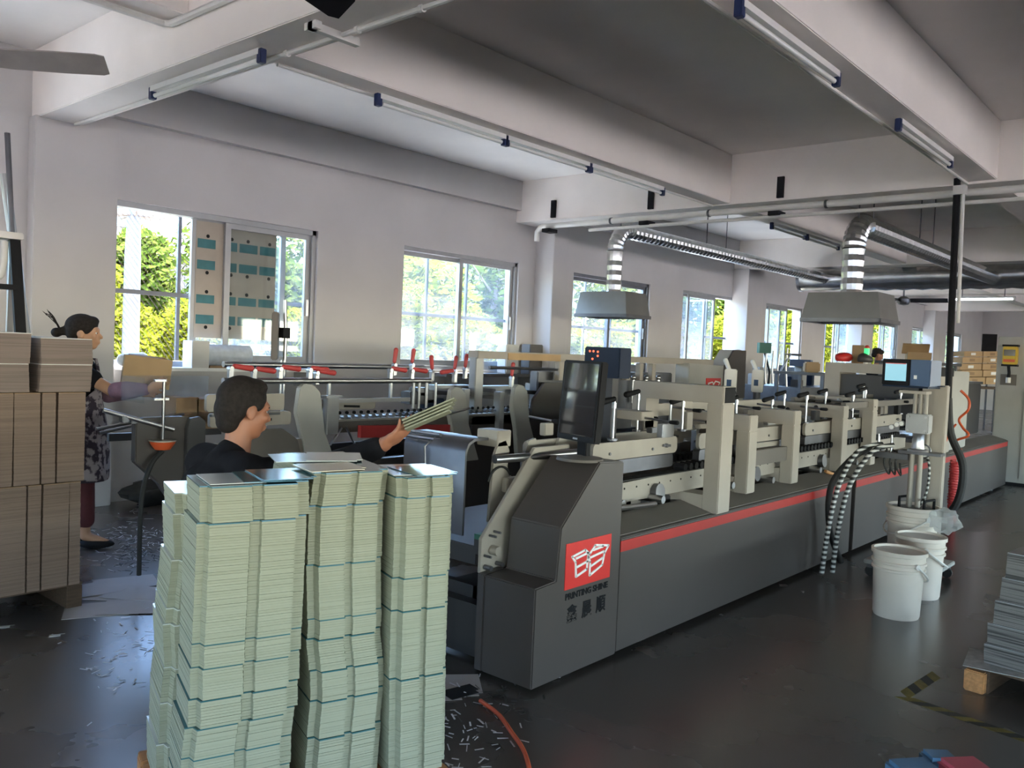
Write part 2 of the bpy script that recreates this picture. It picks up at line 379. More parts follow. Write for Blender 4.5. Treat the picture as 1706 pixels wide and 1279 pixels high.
# portals guide daylight sampling through the windows and the added wall openings
for (a, b_), y, s in [(p, 7.8, -1) for p in WX] + [(p, -12.3, 1) for p in RX]:
    ld = bpy.data.lights.new('window_portal', 'AREA'); ld.shape = 'RECTANGLE'; ld.size = b_-a; ld.size_y = HEAD-SILL if y > 0 else 1.35; ld.cycles.is_portal = True
    lo = bpy.data.objects.new('window_portal', ld); COL.objects.link(lo); lo.location = ((a+b_)/2, y, (SILL+HEAD)/2 if y > 0 else 1.475)
    lo.rotation_euler = (PI/2*s*-1 if s == -1 else PI/2, 0, 0)
    lo.rotation_euler = Vector((0, s, 0)).to_track_quat('-Z', 'Z').to_euler()

for a, c in BY:
    ld = bpy.data.lights.new('window_portal', 'AREA'); ld.shape = 'RECTANGLE'; ld.size = c-a; ld.size_y = 1.05; ld.cycles.is_portal = True
    lo = bpy.data.objects.new('window_portal', ld); COL.objects.link(lo); lo.location = (X0-.35, (a+c)/2, 1.425)
    lo.rotation_euler = Vector((1, 0, 0)).to_track_quat('-Z', 'Z').to_euler()
# ---------------------------------------------------------------- outside
tag(Bx(-90, -8.35, -90, 7.7, -.5, -.3).build('forecourt_outside', 'yard_warm'), 'sunlit forecourt outside the back wall of the hall', 'ground', kind='structure')  # added ground out of view, bounces warm light through the back openings
tag(Bx(-8.3, 90, -90, -12.25, -.5, -.3).build('yard_outside', 'yard_warm'), 'sunlit concrete yard outside the near side of the hall', 'ground', kind='structure')  # added ground out of view, sends warm sunlight up through the right openings
tag(Bx(-40, 90, 7.75, 10.9, -.5, -.3).build('path_outside', 'concrete_yard'), 'sunlit concrete path outside the windows', 'ground', kind='structure')  # pale strip below the sills, added to bounce sunlight onto the ceiling
tag(Bx(-40, 90, 10.9, 120, -.5, -.3).build('ground_outside', 'grass'), 'green ground outside beyond the path', 'ground', kind='structure')
def tree(x, y, h, r, key, label, n=1500, trunk=True, size=.22, squash=1.0, base=0.0):
    root = thing('garden_tree' if trunk else 'garden_shrub', label, 'tree' if trunk else 'shrub', (x, y, -.3), group='greenery outside the windows')
    rnd = random.Random(int(x*31+y*7))
    blobs = [(rnd.uniform(-.55, .55)*r, rnd.uniform(-.55, .55)*r, (base + (h-base)*rnd.uniform(.25, .85)), rnd.uniform(.35, .6)*r) for _ in range(9)]
    b = MB()
    for _ in range(n):
        bx, by, bz, br = rnd.choice(blobs)
        d = Vector((rnd.gauss(0, 1), rnd.gauss(0, 1), rnd.gauss(0, 1)*squash)).normalized()*br*rnd.uniform(.65, 1.05)
        c = Vector((bx, by, bz))+d
        if c.z < .05: c.z = .05
        u = Vector((rnd.gauss(0, 1), rnd.gauss(0, 1), rnd.gauss(0, .6))).normalized(); v = u.orthogonal().normalized()
        s = size*rnd.uniform(.6, 1.3)
        b.add([c-u*s, c+v*s*.45, c+u*s, c-v*s*.45], [(0, 1, 2, 3)])
    b.build('foliage', key, root, smooth=0, local=True)
    if trunk:
        t = MB().tube([(0, 0, 0), (.05*r, 0, h*.3), (-.04*r, .05, h*.55), (.05, 0, h*.8)], [.05*r+.06, .04*r+.05, .03*r+.03, .02], 8)
        for k in range(4):
            a = rnd.uniform(0, 6.28); t.tube([(0, 0, h*(.3+.1*k)), (math.cos(a)*r*.5, math.sin(a)*r*.5, h*(.5+.1*k))], [.04, .015], 6)
        t.build('trunk', 'bark', root, local=True)
    return root
rr = random.Random(3)
hx = [(-3.9, 12.4), (-1.7, 12.1), (.4, 12.0), (2.6, 12.4), (5.1, 12.1), (7.1, 12.5), (9.1, 12.2), (11.2, 12.6), (13.4, 12.3), (15.6, 12.6), (17.9, 12.4)]
for i, (x, y) in enumerate(hx):
    tree(x, y, 2.75+rr.uniform(-.3, .5), 1.05, 'leaf_a', f'bright yellow green shrub outside, {"1st 2nd 3rd 4th 5th 6th 7th 8th 9th 10th 11th".split()[i]} from the left through the windows', n=11000, trunk=False, size=.075)
tx = [(-2.0, 17.0, 4.8, 1.8, 'leaf_b'), (2.2, 16.4, 4.6, 1.7, 'leaf_a'), (6.2, 16.5, 4.2, 1.5, 'leaf_b'), (8.6, 18.6, 4.0, 1.7, 'leaf_b'), (10.2, 15.6, 3.9, 1.6, 'leaf_b'), (12.0, 19.0, 5.4, 2.0, 'leaf_b'), (13.8, 15.5, 4.6, 1.8, 'leaf_a'), (17.5, 15.8, 5.2, 2.0, 'leaf_b'), (21.5, 14.5, 5.4, 2.2, 'leaf_a'), (26, 14.8, 5.6, 2.3, 'leaf_b'),
      (31, 14.2, 5.6, 2.4, 'leaf_a'), (36, 14.6, 6.0, 2.5, 'leaf_c'), (42, 15, 6.2, 2.8, 'leaf_a'), (48, 14.5, 6.4, 2.9, 'leaf_b'), (55, 15, 6.8, 3.1, 'leaf_a'), (63, 15.5, 7.2, 3.4, 'leaf_c')]
for i, (x, y, h, r, k) in enumerate(tx):
    tree(x, y, h, r, k, f'leafy tree outside, {"1st 2nd 3rd 4th 5th 6th 7th 8th 9th 10th 11th 12th 13th 14th 15th 16th".split()[i]} of the trees counted along the window row', n=7000, size=.13)
for i, (x, y) in enumerate([(22.5, 11.2), (27.5, 11.4), (33, 11.3)]):
    tree(x, y, 3.4, 1.3, 'leaf_a', f'vivid green bush close outside the far windows, {"first second third".split()[i]} of three', n=7000, trunk=False, size=.09)
# white mast with two tiers of arms, seen in the open window
p0 = ony(217, 600, 11.0)
root = thing('mast_pole', 'tall white mast with two tiers of thin arms outside the open window', 'pole', (p0.x, 11.0, -.3))
MB().tube([(p0.x, 11.0, -.3), (p0.x, 11.0, 2.5), (p0.x+.02, 11.0, 4.6)], [.115, .10, .03], 12).build('shaft', 'pole_white', root)
for z in (3.02, 3.33):
    b = MB()
    for k in range(9):
        a = k*PI*2/9+.2; L = .55*(.8+.2*((k*7) % 3)/2)
        b.tube([(p0.x, 11.0, z), (p0.x+math.cos(a)*L*.6, 11.0+math.sin(a)*L*.6, z-.03), (p0.x+math.cos(a)*L, 11.0+math.sin(a)*L, z+.12)], [.02, .014, .006], 5)
    b.build('arm_tier', 'bark', root)
# pale buildings over the road
def building(x0, x1, y0, y1, h, label, rows, cols):
    root = thing('building', label, 'building', ((x0+x1)/2, y0, -.3))
    Bx(x0, x1, y0, y1, -.3, h).build('wall', 'bld_pink', root)
    Bx(x0-.2, x1+.2, y0-.2, y1, h, h+.25).build('roof_edge', 'pole_white', root)
    for r_ in range(rows):
        for c in range(cols):
            w_ = (x1-x0)/cols; xa = x0+w_*(c+.25); za = 1.0+r_*3.0
            f = Bx(xa, xa+w_*.5, y0-.05, y0+.02, za, za+1.5).build('window', 'pole_white', root)
            Bx(xa+.1, xa+w_*.5-.1, y0-.07, y0-.04, za+.1, za+1.4).build('pane', 'bld_win', f)
building(11, 21.3, 45, 55, 13.5, 'pale pink block standing outside behind the white mast', 3, 5)
building(24, 38, 50, 60, 6.0, 'low pale block with flat roof seen between the window bars', 2, 7)
building(44, 62, 46, 56, 9.0, 'pale block behind trees outside the second window', 3, 8)
# ================================================================== ceiling services
def lamp(a, b, label, lit=False, caps='blue_cap', twin=False):
    """bare batten lamp from a to b: tray, tube, two end caps"""
    a = Vector(a); b = Vector(b); d = (b-a).normalized()
    root = thing('tube_lamp', label, 'lamp', (a+b)/2, group='tube lamps under the beams')
    MB().bar(a, b, .045, .035).build('tray', 'white', root)
    z = Vector((0, 0, -.045))
    MB().cyl(a+z+d*.03, b+z-d*.03, .015, 12).build('tube', 'tube_lit' if lit else 'tube_glass', root)
    for p, s in ((a, 1), (b, -1)):
        MB().bar(p+Vector((0, 0, .015))-d*s*.005, p+Vector((0, 0, -.068))-d*s*.005, .04, .045, up=d).build('end_cap', caps, root, bevel=.004)
    return root
lamp((2.76, 5.70, 3.145), (2.76, 4.40, 3.145), 'unlit tube lamp under the cross beam at upper left')
lamp((3.73, 4.51, 3.152), (5.0, 4.51, 3.152), 'unlit tube lamp on the middle beam, leftmost of its row')
lamp((5.03, 4.51, 3.152), (6.12, 4.51, 3.152), 'unlit tube lamp on the middle beam, second of its row')
lamp((6.16, 4.51, 3.152), (7.38, 4.51, 3.152), 'unlit tube lamp on the middle beam, third of its row')
lamp((3.72, 1.90, 3.162), (4.95, 1.90, 3.162), 'unlit tube lamp at top right, nearest on the right beam')
lamp((6.12, 1.90, 3.162), (7.45, 1.90, 3.162), 'unlit tube lamp on the right beam, close to the pipe crossing')
lamp((9.9, 4.48, 3.152), (10.9, 4.48, 3.152), 'unlit tube lamp beyond the pipe beam, nearer of two')
lamp((11.0, 4.48, 3.152), (12.1, 4.48, 3.152), 'unlit tube lamp beyond the pipe beam, farther of two')
lamp((20.0, 4.86, 3.0), (20.0, 3.72, 3.0), 'glowing tube lamp far down the hall above the cartons', lit=True, caps='white')
for y in (4.7, 3.9): tag(MB().cyl((20.0, y, 3.01), (20.0, y, ZC), .008, 6).build('lamp_rod', 'steel_dark'), f'thin rod holding the glowing far lamp, {"left" if y > 4 else "right"} one', 'rod')
r_ = MB(); 
# conduits
def pipe(name, pts, r, label, m_='pvc', cat='pipe', clips=(), n=8):
    root = thing(name, label, cat, pts[0])
    MB().tube(pts, r, n).build('run', m_, root)
    for c in clips: MB().cyl(Vector(c)+Vector((0, .012, 0)), Vector(c)-Vector((0, .012, 0)), r*1.5, 10).build('clip', m_, root)
    return root
pipe('conduit', [(2.90, 7.3, 3.165), (2.90, 4.2, 3.165), (2.90, 0.4, 3.165)], .014, 'thin white conduit under the upper left cross beam', clips=[(2.90, 4.35, 3.165), (2.90, 3.7, 3.165), (2.90, 3.2, 3.165)])
pipe('conduit', [(.2, 5.22, 3.425), (2.58, 5.22, 3.425), (2.612, 5.18, 3.425), (2.612, 2.2, 3.425)], .022, 'white conduit bent around the corner above the fan blade')
pipe('conduit', [(3.0, 4.60, 3.175), (8.6, 4.60, 3.175)], .012, 'thin white conduit along the middle beam behind its lamps')
pipe('conduit', [(3.0, 2.04, 3.185), (8.6, 2.04, 3.185)], .012, 'thin white conduit along the right beam edge')
root = thing('bracket_box', 'white junction bracket under the upper left beam beside the dark fan blade', 'junction', (2.8, 3.85, 3.1))
Bx(2.70, 3.02, 3.83, 3.87, 3.14, 3.18).build('plate', 'pvc', root); Bx(2.70, 2.74, 3.80, 3.90, 3.14, 3.30).build('ear', 'pvc', root)
# the long pipe on the far cross beam
PX = 8.53
root = thing('long_pipe', 'long white pipe running across the hall below the far beam', 'pipe', (PX, 4.0, 3.08))
MB().tube([(PX, 7.05, 2.9), (PX, 7.05, 3.02), (PX, 6.99, 3.08), (PX, 6.9, 3.085), (PX, -1.0, 3.085)], .035, 12).build('run', 'pvc', root)
for y in (5.9, 4.6, 3.3, 1.2): MB().cyl((PX, y+.012, 3.085), (PX, y-.012, 3.085), .042, 12).build('clip', 'steel_dark', root)
for k, y in enumerate((6.85, 5.4, 3.82)):
    b = Bx(8.58, 8.61, y-.035, y+.035, 3.2, 3.42).build('pipe_bracket', 'black'); b2 = Bx(8.45, 8.62, y-.06, y+.06, 3.0, 3.045).build('foot', 'black', b)
    tag(b, f'black steel bracket holding the long pipe, {"first second third".split()[k]} from the window wall', 'bracket', 'black pipe brackets')
pipe('conduit', [(8.5, 6.2, 2.99), (8.5, -1, 2.99)], .02, 'slim white pipe just below the long white pipe')
# drop pole at right
DP = onx(1595, 335, 8.42)
root = thing('drop_pole', 'black vertical cable pole dropping from the long pipe to the machine side', 'pole', (8.42, 2.06, 0.0))
MB().tube([(8.42, 2.08, 3.2), (8.42, 2.05, 1.6), (8.42, 2.04, 1.2)], .03, 10).build('pole', 'black', root)
MB().tube([(8.40, 2.02, 3.05), (8.40, 1.995, 1.9)], .016, 8).build('conduit', 'pvc', root)
MB().tube(spline([(8.42, 2.04, 1.22), (8.42, 2.0, .9), (8.40, 1.88, .62), (8.38, 1.9, .3), (8.40, 2.05, .05)]), .034, 8).build('cable', 'rubber', root)
Bx(8.37, 8.45, 2.0, 2.1, 3.05, 3.13).build('junction', 'pvc', root)
# extraction ducts and hoods
def corrugated(b, pts, r, step=.045, n=14):
    pts = [Vector(p) for p in pts]; out = []; rad = []
    for i in range(len(pts)-1):
        L = (pts[i+1]-pts[i]).length; k = max(2, int(L/step*2))
        for j in range(k):
            out.append(pts[i].lerp(pts[i+1], j/k)); rad.append(r*(1.0 if len(out) % 2 else .93))
    out.append(pts[-1]); rad.append(r)
    return b.tube(out, rad, n)
def hood(cx, cy, z0, z1, hx_, hy_, ztop, yb, xend, r, label, dlabel, dz=3.0):
    root = thing('extraction_hood', label, 'hood', (cx, cy, z0))
    t = .87
    b = MB(); lo = [(cx-hx_, cy-hy_, z0), (cx+hx_, cy-hy_, z0), (cx+hx_, cy+hy_, z0), (cx-hx_, cy+hy_, z0)]
    hi = [(cx-hx_*t, cy-hy_*t, z1), (cx+hx_*t, cy-hy_*t, z1), (cx+hx_*t, cy+hy_*t, z1), (cx-hx_*t, cy+hy_*t, z1)]
    b.add(lo+hi, [(0, 1, 5, 4), (1, 2, 6, 5), (2, 3, 7, 6), (3, 0, 4, 7), (4, 5, 6, 7)])
    o = b.build('canopy', 'hood_steel', root, smooth=0); md = o.modifiers.new('sheet', 'SOLIDIFY'); md.thickness = .012
    MB().box(cx-hx_-.01, cx+hx_+.01, cy-hy_-.01, cy-hy_+.01, z0-.02, z0+.02).box(cx-hx_-.01, cx-hx_+.01, cy-hy_, cy+hy_, z0-.02, z0+.02).box(cx-hx_, cx+hx_, cy+hy_-.01, cy+hy_+.01, z0-.02, z0+.02).box(cx+hx_-.01, cx+hx_+.01, cy-hy_, cy+hy_, z0-.02, z0+.02).build('rim', 'steel_dark', root)
    duct = thing('round_duct', dlabel, 'duct', (cx, cy, z1))
    corrugated(MB(), [(cx, cy, z1-.02), (cx, cy, dz-.28)], r, .11).build('riser', 'galv', duct, smooth=12)
    el = arc((cx+.28, cy, dz-.28), .28, PI, PI/2, 8, 'xz')
    corrugated(MB(), el, r*1.06, .05).build('elbow', 'galv', duct, smooth=12)
    corrugated(MB(), [(cx+.28, cy, dz), (xend, cy, dz)], r, .10).build('run', 'galv', duct, smooth=12)
    for k, x in enumerate((cx+.1, cx+.55, cx+2.3, cx+2.9)):
        MB().cyl((x, cy, dz-r if k else dz), (x, cy, ZC), .007, 6).build('hanger_rod', 'steel_dark', duct)
hood(8.76, 5.98, 1.95, 2.24, .265, .38, 2.9, 0, 15.6, .098, 'grey sheet metal extraction hood in front of the third window', 'silver spiral duct rising from the smaller hood by the third window', 3.03)
hood(9.15, 3.22, 1.94, 2.23, .30, .41, 2.9, 0, 15.6, .115, 'wider grey extraction hood above the near machine, left of the black pole', 'silver spiral duct rising from the wider hood above the near machine', 2.98)
root = thing('main_duct', 'big dark silver round duct crossing the hall far back', 'duct', (15.6, 3.0, 3.05), )
corrugated(MB(), [(15.75, 6.45, 3.05), (15.75, -2.0, 3.05)], .24, .3, 20).build('run', 'galv', root, smooth=50)
MB().cyl((15.75, 6.5, 3.05), (15.75, 6.44, 3.05), .245, 20).build('end_cap', 'steel_dark', root)
for y in (6.0, 4.6, 3.2): MB().cyl((15.75, y, 3.2), (15.75, y, ZC), .008, 6).build('hanger_rod', 'steel_dark', root)
# fans
def fan(hub, ang, label, mkey='steel_dark', z=2.98):
    root = thing('ceiling_fan', label, 'fan', (hub[0], hub[1], z))
    MB().lathe([(.001, -.09), (.09, -.075), (.12, -.02), (.12, .03), (.05, .08), (.001, .085)], (hub[0], hub[1], z), 24).build('motor', 'steel_dark', root)
    MB().cyl((hub[0], hub[1], z+.06), (hub[0], hub[1], ZC), .016, 10).build('rod', 'steel_dark', root)
    for k in range(3):
        a = ang+k*2*PI/3; d = Vector((math.cos(a), math.sin(a), 0)); s = Vector((-d.y, d.x, 0)); c = Vector((hub[0], hub[1], z))
        b = MB(); rows = []
        for t, wd in ((.12, .03), (.22, .06), (.5, .075), (.72, .07), (.76, .04)):
            for q in (0, 1):
                rows.append([c+d*t+s*wd+Vector((0, 0, -.034+.006*q)), c+d*t-s*wd+Vector((0, 0, .034+.006*q))])
        vs = [p for r2 in rows for p in r2]
        n = len(rows)//2; fs = []
        for i in range(n-1):
            a0 = i*4; fs += [(a0, a0+1, a0+5, a0+4), (a0+2, a0+6, a0+7, a0+3), (a0, a0+4, a0+6, a0+2), (a0+1, a0+3, a0+7, a0+5)]
        fs += [(0, 2, 3, 1), (4*n-4, 4*n-3, 4*n-1, 4*n-2)]
        b.add(vs, fs); b.build('blade', mkey, root)
tipA = onz(178, 104, 3.0); dirA = (onz(0, 93, 3.0)-tipA).normalized(); hubA = tipA+dirA*.76
fan((hubA.x, hubA.y), math.atan2(-dirA.y, -dirA.x), 'grey ceiling fan whose blade reaches in at the left edge', 'fan_grey')
tipB = onz(578, 10, 3.0); dirB = Vector((-.72, .1, 0)).normalized(); dirB = (onz(520, -34, 3.0)-tipB).normalized(); hubB = tipB+dirB*.76
fan((hubB.x, hubB.y), math.atan2(-dirB.y, -dirB.x), 'dark ceiling fan whose blade tip shows at the top edge', 'black')
tipC = onz(1520, 486, 2.95)
fan((17.0, 5.0), .6, 'small far ceiling fan just below the big crossing duct', 'steel_dark', 2.72)
# ================================================================== near folding and gluing machine
YS = 2.27
M1 = thing('folder_gluer', 'long grey folding and gluing machine with red stripe and emblem, nearest the camera', 'machine', (2.84, YS, 0))
# housing at its head
prof = [(2.84, .02), (2.84, .465), (2.985, .475), (3.005, .71), (3.285, .985), (3.49, .975), (3.49, .02)]
FH = MB().prism(prof, 'y', YS, YS+.30).build('front_housing', 'machine_grey', M1, smooth=0, bevel=.006)
MB().prism([(2.84, .02), (2.84, .465), (2.98, .475), (2.98, .02)], 'y', YS+.30, YS+.345).build('housing_base', 'machine_grey', M1, smooth=0, bevel=.004)
MB().prism([(2.86, .46), (2.86, .62), (3.22, 1.02), (3.5, 1.02), (3.5, .46)], 'y', YS+.345, YS+.365).build('end_plate', 'plate', M1, smooth=0, bevel=.002)
for x, z, r in ((2.93, .56, .022), (2.885, .487, .012), (2.965, .492, .01), (2.91, .63, .006), (2.94, .645, .006), (2.88, .54, .006)):
    MB().cyl((x, YS+.30, z), (x, YS+.342, z), r, 12).build('bolt', 'steel_dark' if r < .015 else 'plate', M1)
# low side panel with chamfered top, in two sections
for a, b_ in ((3.49, 6.72), (6.8, 12.4)):
    MB().prism([(YS, .03), (YS, .595), (YS+.20, .645), (YS+.22, .645), (YS+.22, .03)], 'x', a, b_).build('side_panel', 'machine_grey', M1, smooth=0, bevel=.004)
    MB().prism([(YS+.02, .6015), (YS+.20, .6465), (YS+.22, .6465), (YS+.22, .65), (YS+.02, .605)], 'x', a+.01, b_-.01).build('panel_top', 'machine_top', M1, smooth=0)
    Bx(a+.0, b_-.05, YS-.004, YS+.001, .528, .582).build('stripe', 'stripe_red', M1)
    MB().prism([(3.0, .03), (3.0, .62), (3.12, .62), (3.12, .03)], 'x', a, b_).build('rear_panel', 'machine_dark', M1, smooth=0)
for x in (3.2, 6.4, 8.9, 12.0):
    for y in (2.36, 3.06): MB().cyl((x, y, 0), (x, y, .06), .03, 12).build('levelling_foot', 'steel_dark', M1)
Bx(2.88, 12.3, 2.40, 3.05, .10, .30).build('bed_tray', 'machine_dark', M1)
# emblem
LG = Bx(3.046, 3.404, YS-.003, YS+.001, .421, .632).build('emblem_plate', 'red', M1)
def stroke(pts, w_=.011):
    b = MB(); P = [(3.046+u*.358, .632-v*.211) for u, v in pts]
    for (xa, za), (xb, zb) in zip(P, P[1:]):
        b.bar((xa, YS-.005, za), (xb, YS-.005, zb), .004, w_, up=Vector((-(zb-za), 0, xb-xa)))
        b.cyl((xb, YS-.003, zb), (xb, YS-.007, zb), w_/2, 8)
    b.build('emblem_mark', 'white', LG)
stroke([(.12, .30), (.40, .22), (.47, .30), (.45, .66), (.22, .76), (.20, .44), (.12, .30)])
stroke([(.20, .36), (.45, .30)]); stroke([(.21, .56), (.45, .49)])
stroke([(.50, .34), (.62, .17), (.93, .25), (.84, .40), (.80, .66), (.52, .82), (.52, .52), (.47, .40), (.50, .34)])
stroke([(.58, .27), (.80, .24)]); stroke([(.52, .42), (.82, .36)]); stroke([(.54, .62), (.80, .50)])
def text(s, x, z, size, w_, parent):
    c = bpy.data.curves.new('lettering', 'FONT'); c.body = s; c.size = size; c.extrude = .001; c.offset = .0011 if len(s) > 2 else .0016; c.align_x = 'LEFT'; c.materials.append(MT['black'])
    o = bpy.data.objects.new('lettering', c); COL.objects.link(o); o.parent = parent
    bpy.context.view_layer.update()
    o.scale = (w_/max(o.dimensions.x, .01), 1, 1)
    o.rotation_euler = (PI/2, 0, 0); o.location = Vector((x, YS-.002, z)) - Vector((2.84, YS, 0))
    bpy.context.view_layer.update()
    me = bpy.data.meshes.new_from_object(o.evaluated_get(bpy.context.evaluated_depsgraph_get())); me.name = 'lettering'
    n = bpy.data.objects.new('lettering', me); COL.objects.link(n); n.parent = parent; n.location = o.location; n.rotation_euler = o.rotation_euler; n.scale = o.scale
    bpy.data.objects.remove(o)
    return n
text('PRINTING SHINE', 3.055, .374, .040, .335, M1)
for k, ch in enumerate('鑫晨順'): text(ch, 3.072+k*.115, .272, .085, .078, M1)
# gantry frames
def gantry(x, ya, yb, z0, z1, leg, cap=True, label=None, thick=.15, key='cream'):
    g = MB().box(x, x+thick, ya, ya+leg, z0, z1-.1).box(x, x+thick, ya, yb, z1-.1, z1).build('gantry_frame', key, M1, smooth=0, bevel=.005)
    Bx(x+.002, x+thick-.002, yb-leg, yb, z0+.45, z1-.1).build('rear_post', key, g, smooth=0)
    Bx(x+.002, x+thick-.002, ya+leg, yb, z0, z0+.1).build('lower_bar', key, g, smooth=0)
    if cap:
        Bx(x+thick-.001, x+thick+.003, ya+.005, ya+leg, z1-.09, z1-.01).build('end_cap', 'black', g)
        Bx(x+.02, x+thick-.005, ya-.003, ya+.001, z1-.095, z1-.005).build('end_cap', 'black', g)
    return g
gantry(4.45, 2.25, 2.86, .60, 1.335, .10)
gantry(5.05, 2.36, 2.95, .64, 1.14, .09, cap=False, thick=.12)
gantry(5.75, 2.36, 2.95, .64, 1.15, .09, cap=False, thick=.12)
gantry(6.75, 2.38, 2.98, .64, 1.16, .09, cap=False, thick=.12)
gantry(7.45, 2.38, 2.98, .64, 1.20, .09, cap=False, thick=.12)
gantry(9.15, 2.30, 3.45, .62, 1.50, .16, thick=.5)
# belt carriers: upper plates, lower plates, rollers between
def rounded(x0, x1, z0, z1, r=.03):
    o = []
    for cx, cz, a in ((x1-r, z0+r, -PI/2), (x1-r, z1-r, 0), (x0+r, z1-r, PI/2), (x0+r, z0+r, PI)):
        o += [(cx+r*math.cos(a+t*PI/8), cz+r*math.sin(a+t*PI/8)) for t in range(5)]
    return o
for y, segs in ((2.48, ((3.52, 4.36), (4.62, 6.1), (6.25, 8.6))), (2.74, ((3.3, 4.9), (5.1, 6.9), (7.1, 8.8)))):
    for a, b_ in segs:
        up = MB().prism(rounded(a, b_, .94, 1.035), 'y', y, y+.022).build('upper_carrier', 'plate', M1, smooth=30)
        MB().prism(rounded(a+.02, b_-.03, .86, .935, .02), 'y', y+.006, y+.05).build('belt_guide', 'steel_dark', up, smooth=30)
        MB().bar((b_-.17, y-.008, .99), (b_-.09, y-.008, .985), .008, .014).cyl((b_-.13, y-.014, .987), (b_-.13, y, .987), .012, 10).build('lever', 'steel_dark', up)
        for k in range(int((b_-a)/.42)): MB().cyl((a+.15+k*.42, y-.006, .975), (a+.15+k*.42, y, .975), .008, 8).build('screw', 'steel_dark', up)
    MB().prism([(3.5, .70), (3.5, .80), (4.4, .82), (8.8, .82), (8.8, .70)], 'y', y+.01, y+.03).build('lower_carrier', 'plate', M1, smooth=0)
    Bx(3.5, 8.8, y-.02, y+.05, .822, .828).build('belt', 'rubber', M1)
    k = 0; x = 4.42
    while x < 8.5:
        MB().cyl((x, y-.03, .85), (x, y+.04, .85), .022, 10).build('roller', 'black', M1); x += .066
for x in [3.6+.12*k for k in range(30)]:
    MB().cyl((x, 2.488, .775), (x, 2.491, .775), .006, 6).build('screw', 'black', M1)
# cross shafts, spindles with knobs, cable covers
for x, z in ((3.7, .62), (4.1, .60), (4.95, .60), (5.55, .58), (6.4, .58), (7.2, .58), (8.1, .6)):
    MB().cyl((x, 2.40, z+.1), (x, 3.05, z+.1), .022, 12).build('cross_shaft', 'steel', M1)
def spindle(x, y, z0, z1, black=True):
    s = MB().cyl((x, y, z0), (x, y, z1), .0075, 10).build('spindle', 'steel', M1)
    MB().cyl((x, y, z0), (x, y, z0+.012), .028, 14).build('flange', 'steel_dark', s)
    MB().cyl((x, y, z1-.05), (x, y, z1-.02), .013, 12).build('collar', 'steel', s)
    if black: MB().capsule((x-.02, y-.01, z1), (x-.10, y+.02, z1-.02), .014, .018).build('knob', 'black', s)
for a in ((3.72, 2.50, 1.04, 1.26), (4.3, 2.72, 1.04, 1.28), (4.75, 2.76, .99, 1.26), (4.62, 2.60, 1.04, 1.24), (5.3, 2.58, 1.03, 1.24), (5.6, 2.75, 1.03, 1.26), (6.3, 2.5, 1.03, 1.26), (6.5, 2.76, 1.03, 1.25),
          (7.0, 2.62, 1.03, 1.27), (7.3, 2.5, 1.03, 1.25), (7.9, 2.6, 1.03, 1.28), (8.3, 2.75, 1.03, 1.3), (8.6, 2.5, 1.03, 1.26), (6.05, 2.66, 1.03, 1.22)):
    spindle(*a)
# plates and cross beams seen through the gantries
Bx(4.15, 4.29, 2.60, 3.1, 1.12, 1.17).build('cross_beam', 'cream', M1, bevel=.004)
Bx(4.05, 4.19, 2.82, 2.92, .95, 1.34).build('rear_post', 'cream', M1, bevel=.004)
Bx(4.62, 6.6, 2.90, 2.96, 1.10, 1.18).build('top_rail', 'cream', M1, bevel=.004)
Bx(5.0, 5.14, 2.82, 2.92, .95, 1.2).build('rear_post', 'cream', M1, bevel=.004)
Bx(6.9, 9.1, 2.42, 2.46, 1.13, 1.18).build('top_rail', 'machine_top', M1, bevel=.004)
Bx(7.0, 9.0, 2.88, 2.92, 1.14, 1.19).build('top_rail', 'machine_top', M1, bevel=.004)
Bx(5.15, 5.8, 2.48, 2.52, .82, .93).build('belt_cover', 'plate', M1, bevel=.004)
Bx(5.2, 5.75, 2.40, 2.44, .80, .90).build('belt_cover', 'machine_top', M1, bevel=.004)
MB().tube(arc((4.9, 2.50, .66), .028, 0, 2*PI, 14, 'xz'), .005, 6).build('lifting_ring', 'steel', M1)
for x in (3.75, 4.0, 5.3, 6.2, 7.7):
    MB().prism([(x, .45), (x+.05, .74), (x+.16, .80), (x+.32, .76), (x+.36, .45)], 'y', 2.6, 2.62).build('bracket_plate', 'machine_top', M1, smooth=0)
for x in (3.6, 4.15, 5.4, 6.6, 8.0): MB().cyl((x, 2.45, .73), (x, 2.72, .70), .05, 16).build('drive_drum', 'steel_dark', M1)
MB().cyl((3.55, 2.36, .72), (3.95, 2.36, .70), .014, 8).build('air_line', 'steel', M1)
rnd = random.Random(17)
x = 3.6
while x < 8.9:
    y = rnd.choice((2.46, 2.55, 2.64, 2.76, 2.86)); h = rnd.uniform(.03, .12); wd = rnd.uniform(.05, .14); k = rnd.choice(('steel_dark', 'black', 'plate', 'machine_top', 'steel'))
    Bx(x, x+wd, y, y+.04, 1.035, 1.035+h).build('clamp_block', k, M1, bevel=.004)
    if rnd.random() < .6:
        s = MB().cyl((x+.03, y-.03, 1.05+h), (x+.03, y+.14, 1.06+h), .007, 8).build('cross_rod', 'steel', M1)
        MB().capsule((x+.03, y-.03, 1.05+h), (x+.03, y-.07, 1.05+h), .011, .013).build('knob', 'black', s)
    if rnd.random() < .5: MB().ball((x+.05, y+.02, 1.06+h), .017, 10, 7).build('knob', rnd.choice(('black', 'steel')), M1)
    x += rnd.uniform(.09, .2)
x = 3.55
while x < 8.9:
    wd = rnd.uniform(.2, .5); z1 = rnd.uniform(.82, 1.02)
    Bx(x, x+wd, 2.93, 2.98, .60, z1).build('rear_plate', rnd.choice(('machine_dark', 'steel_dark', 'machine_top', 'machine_grey')), M1, bevel=.004); x += wd + rnd.uniform(.02, .12)
x = 3.6
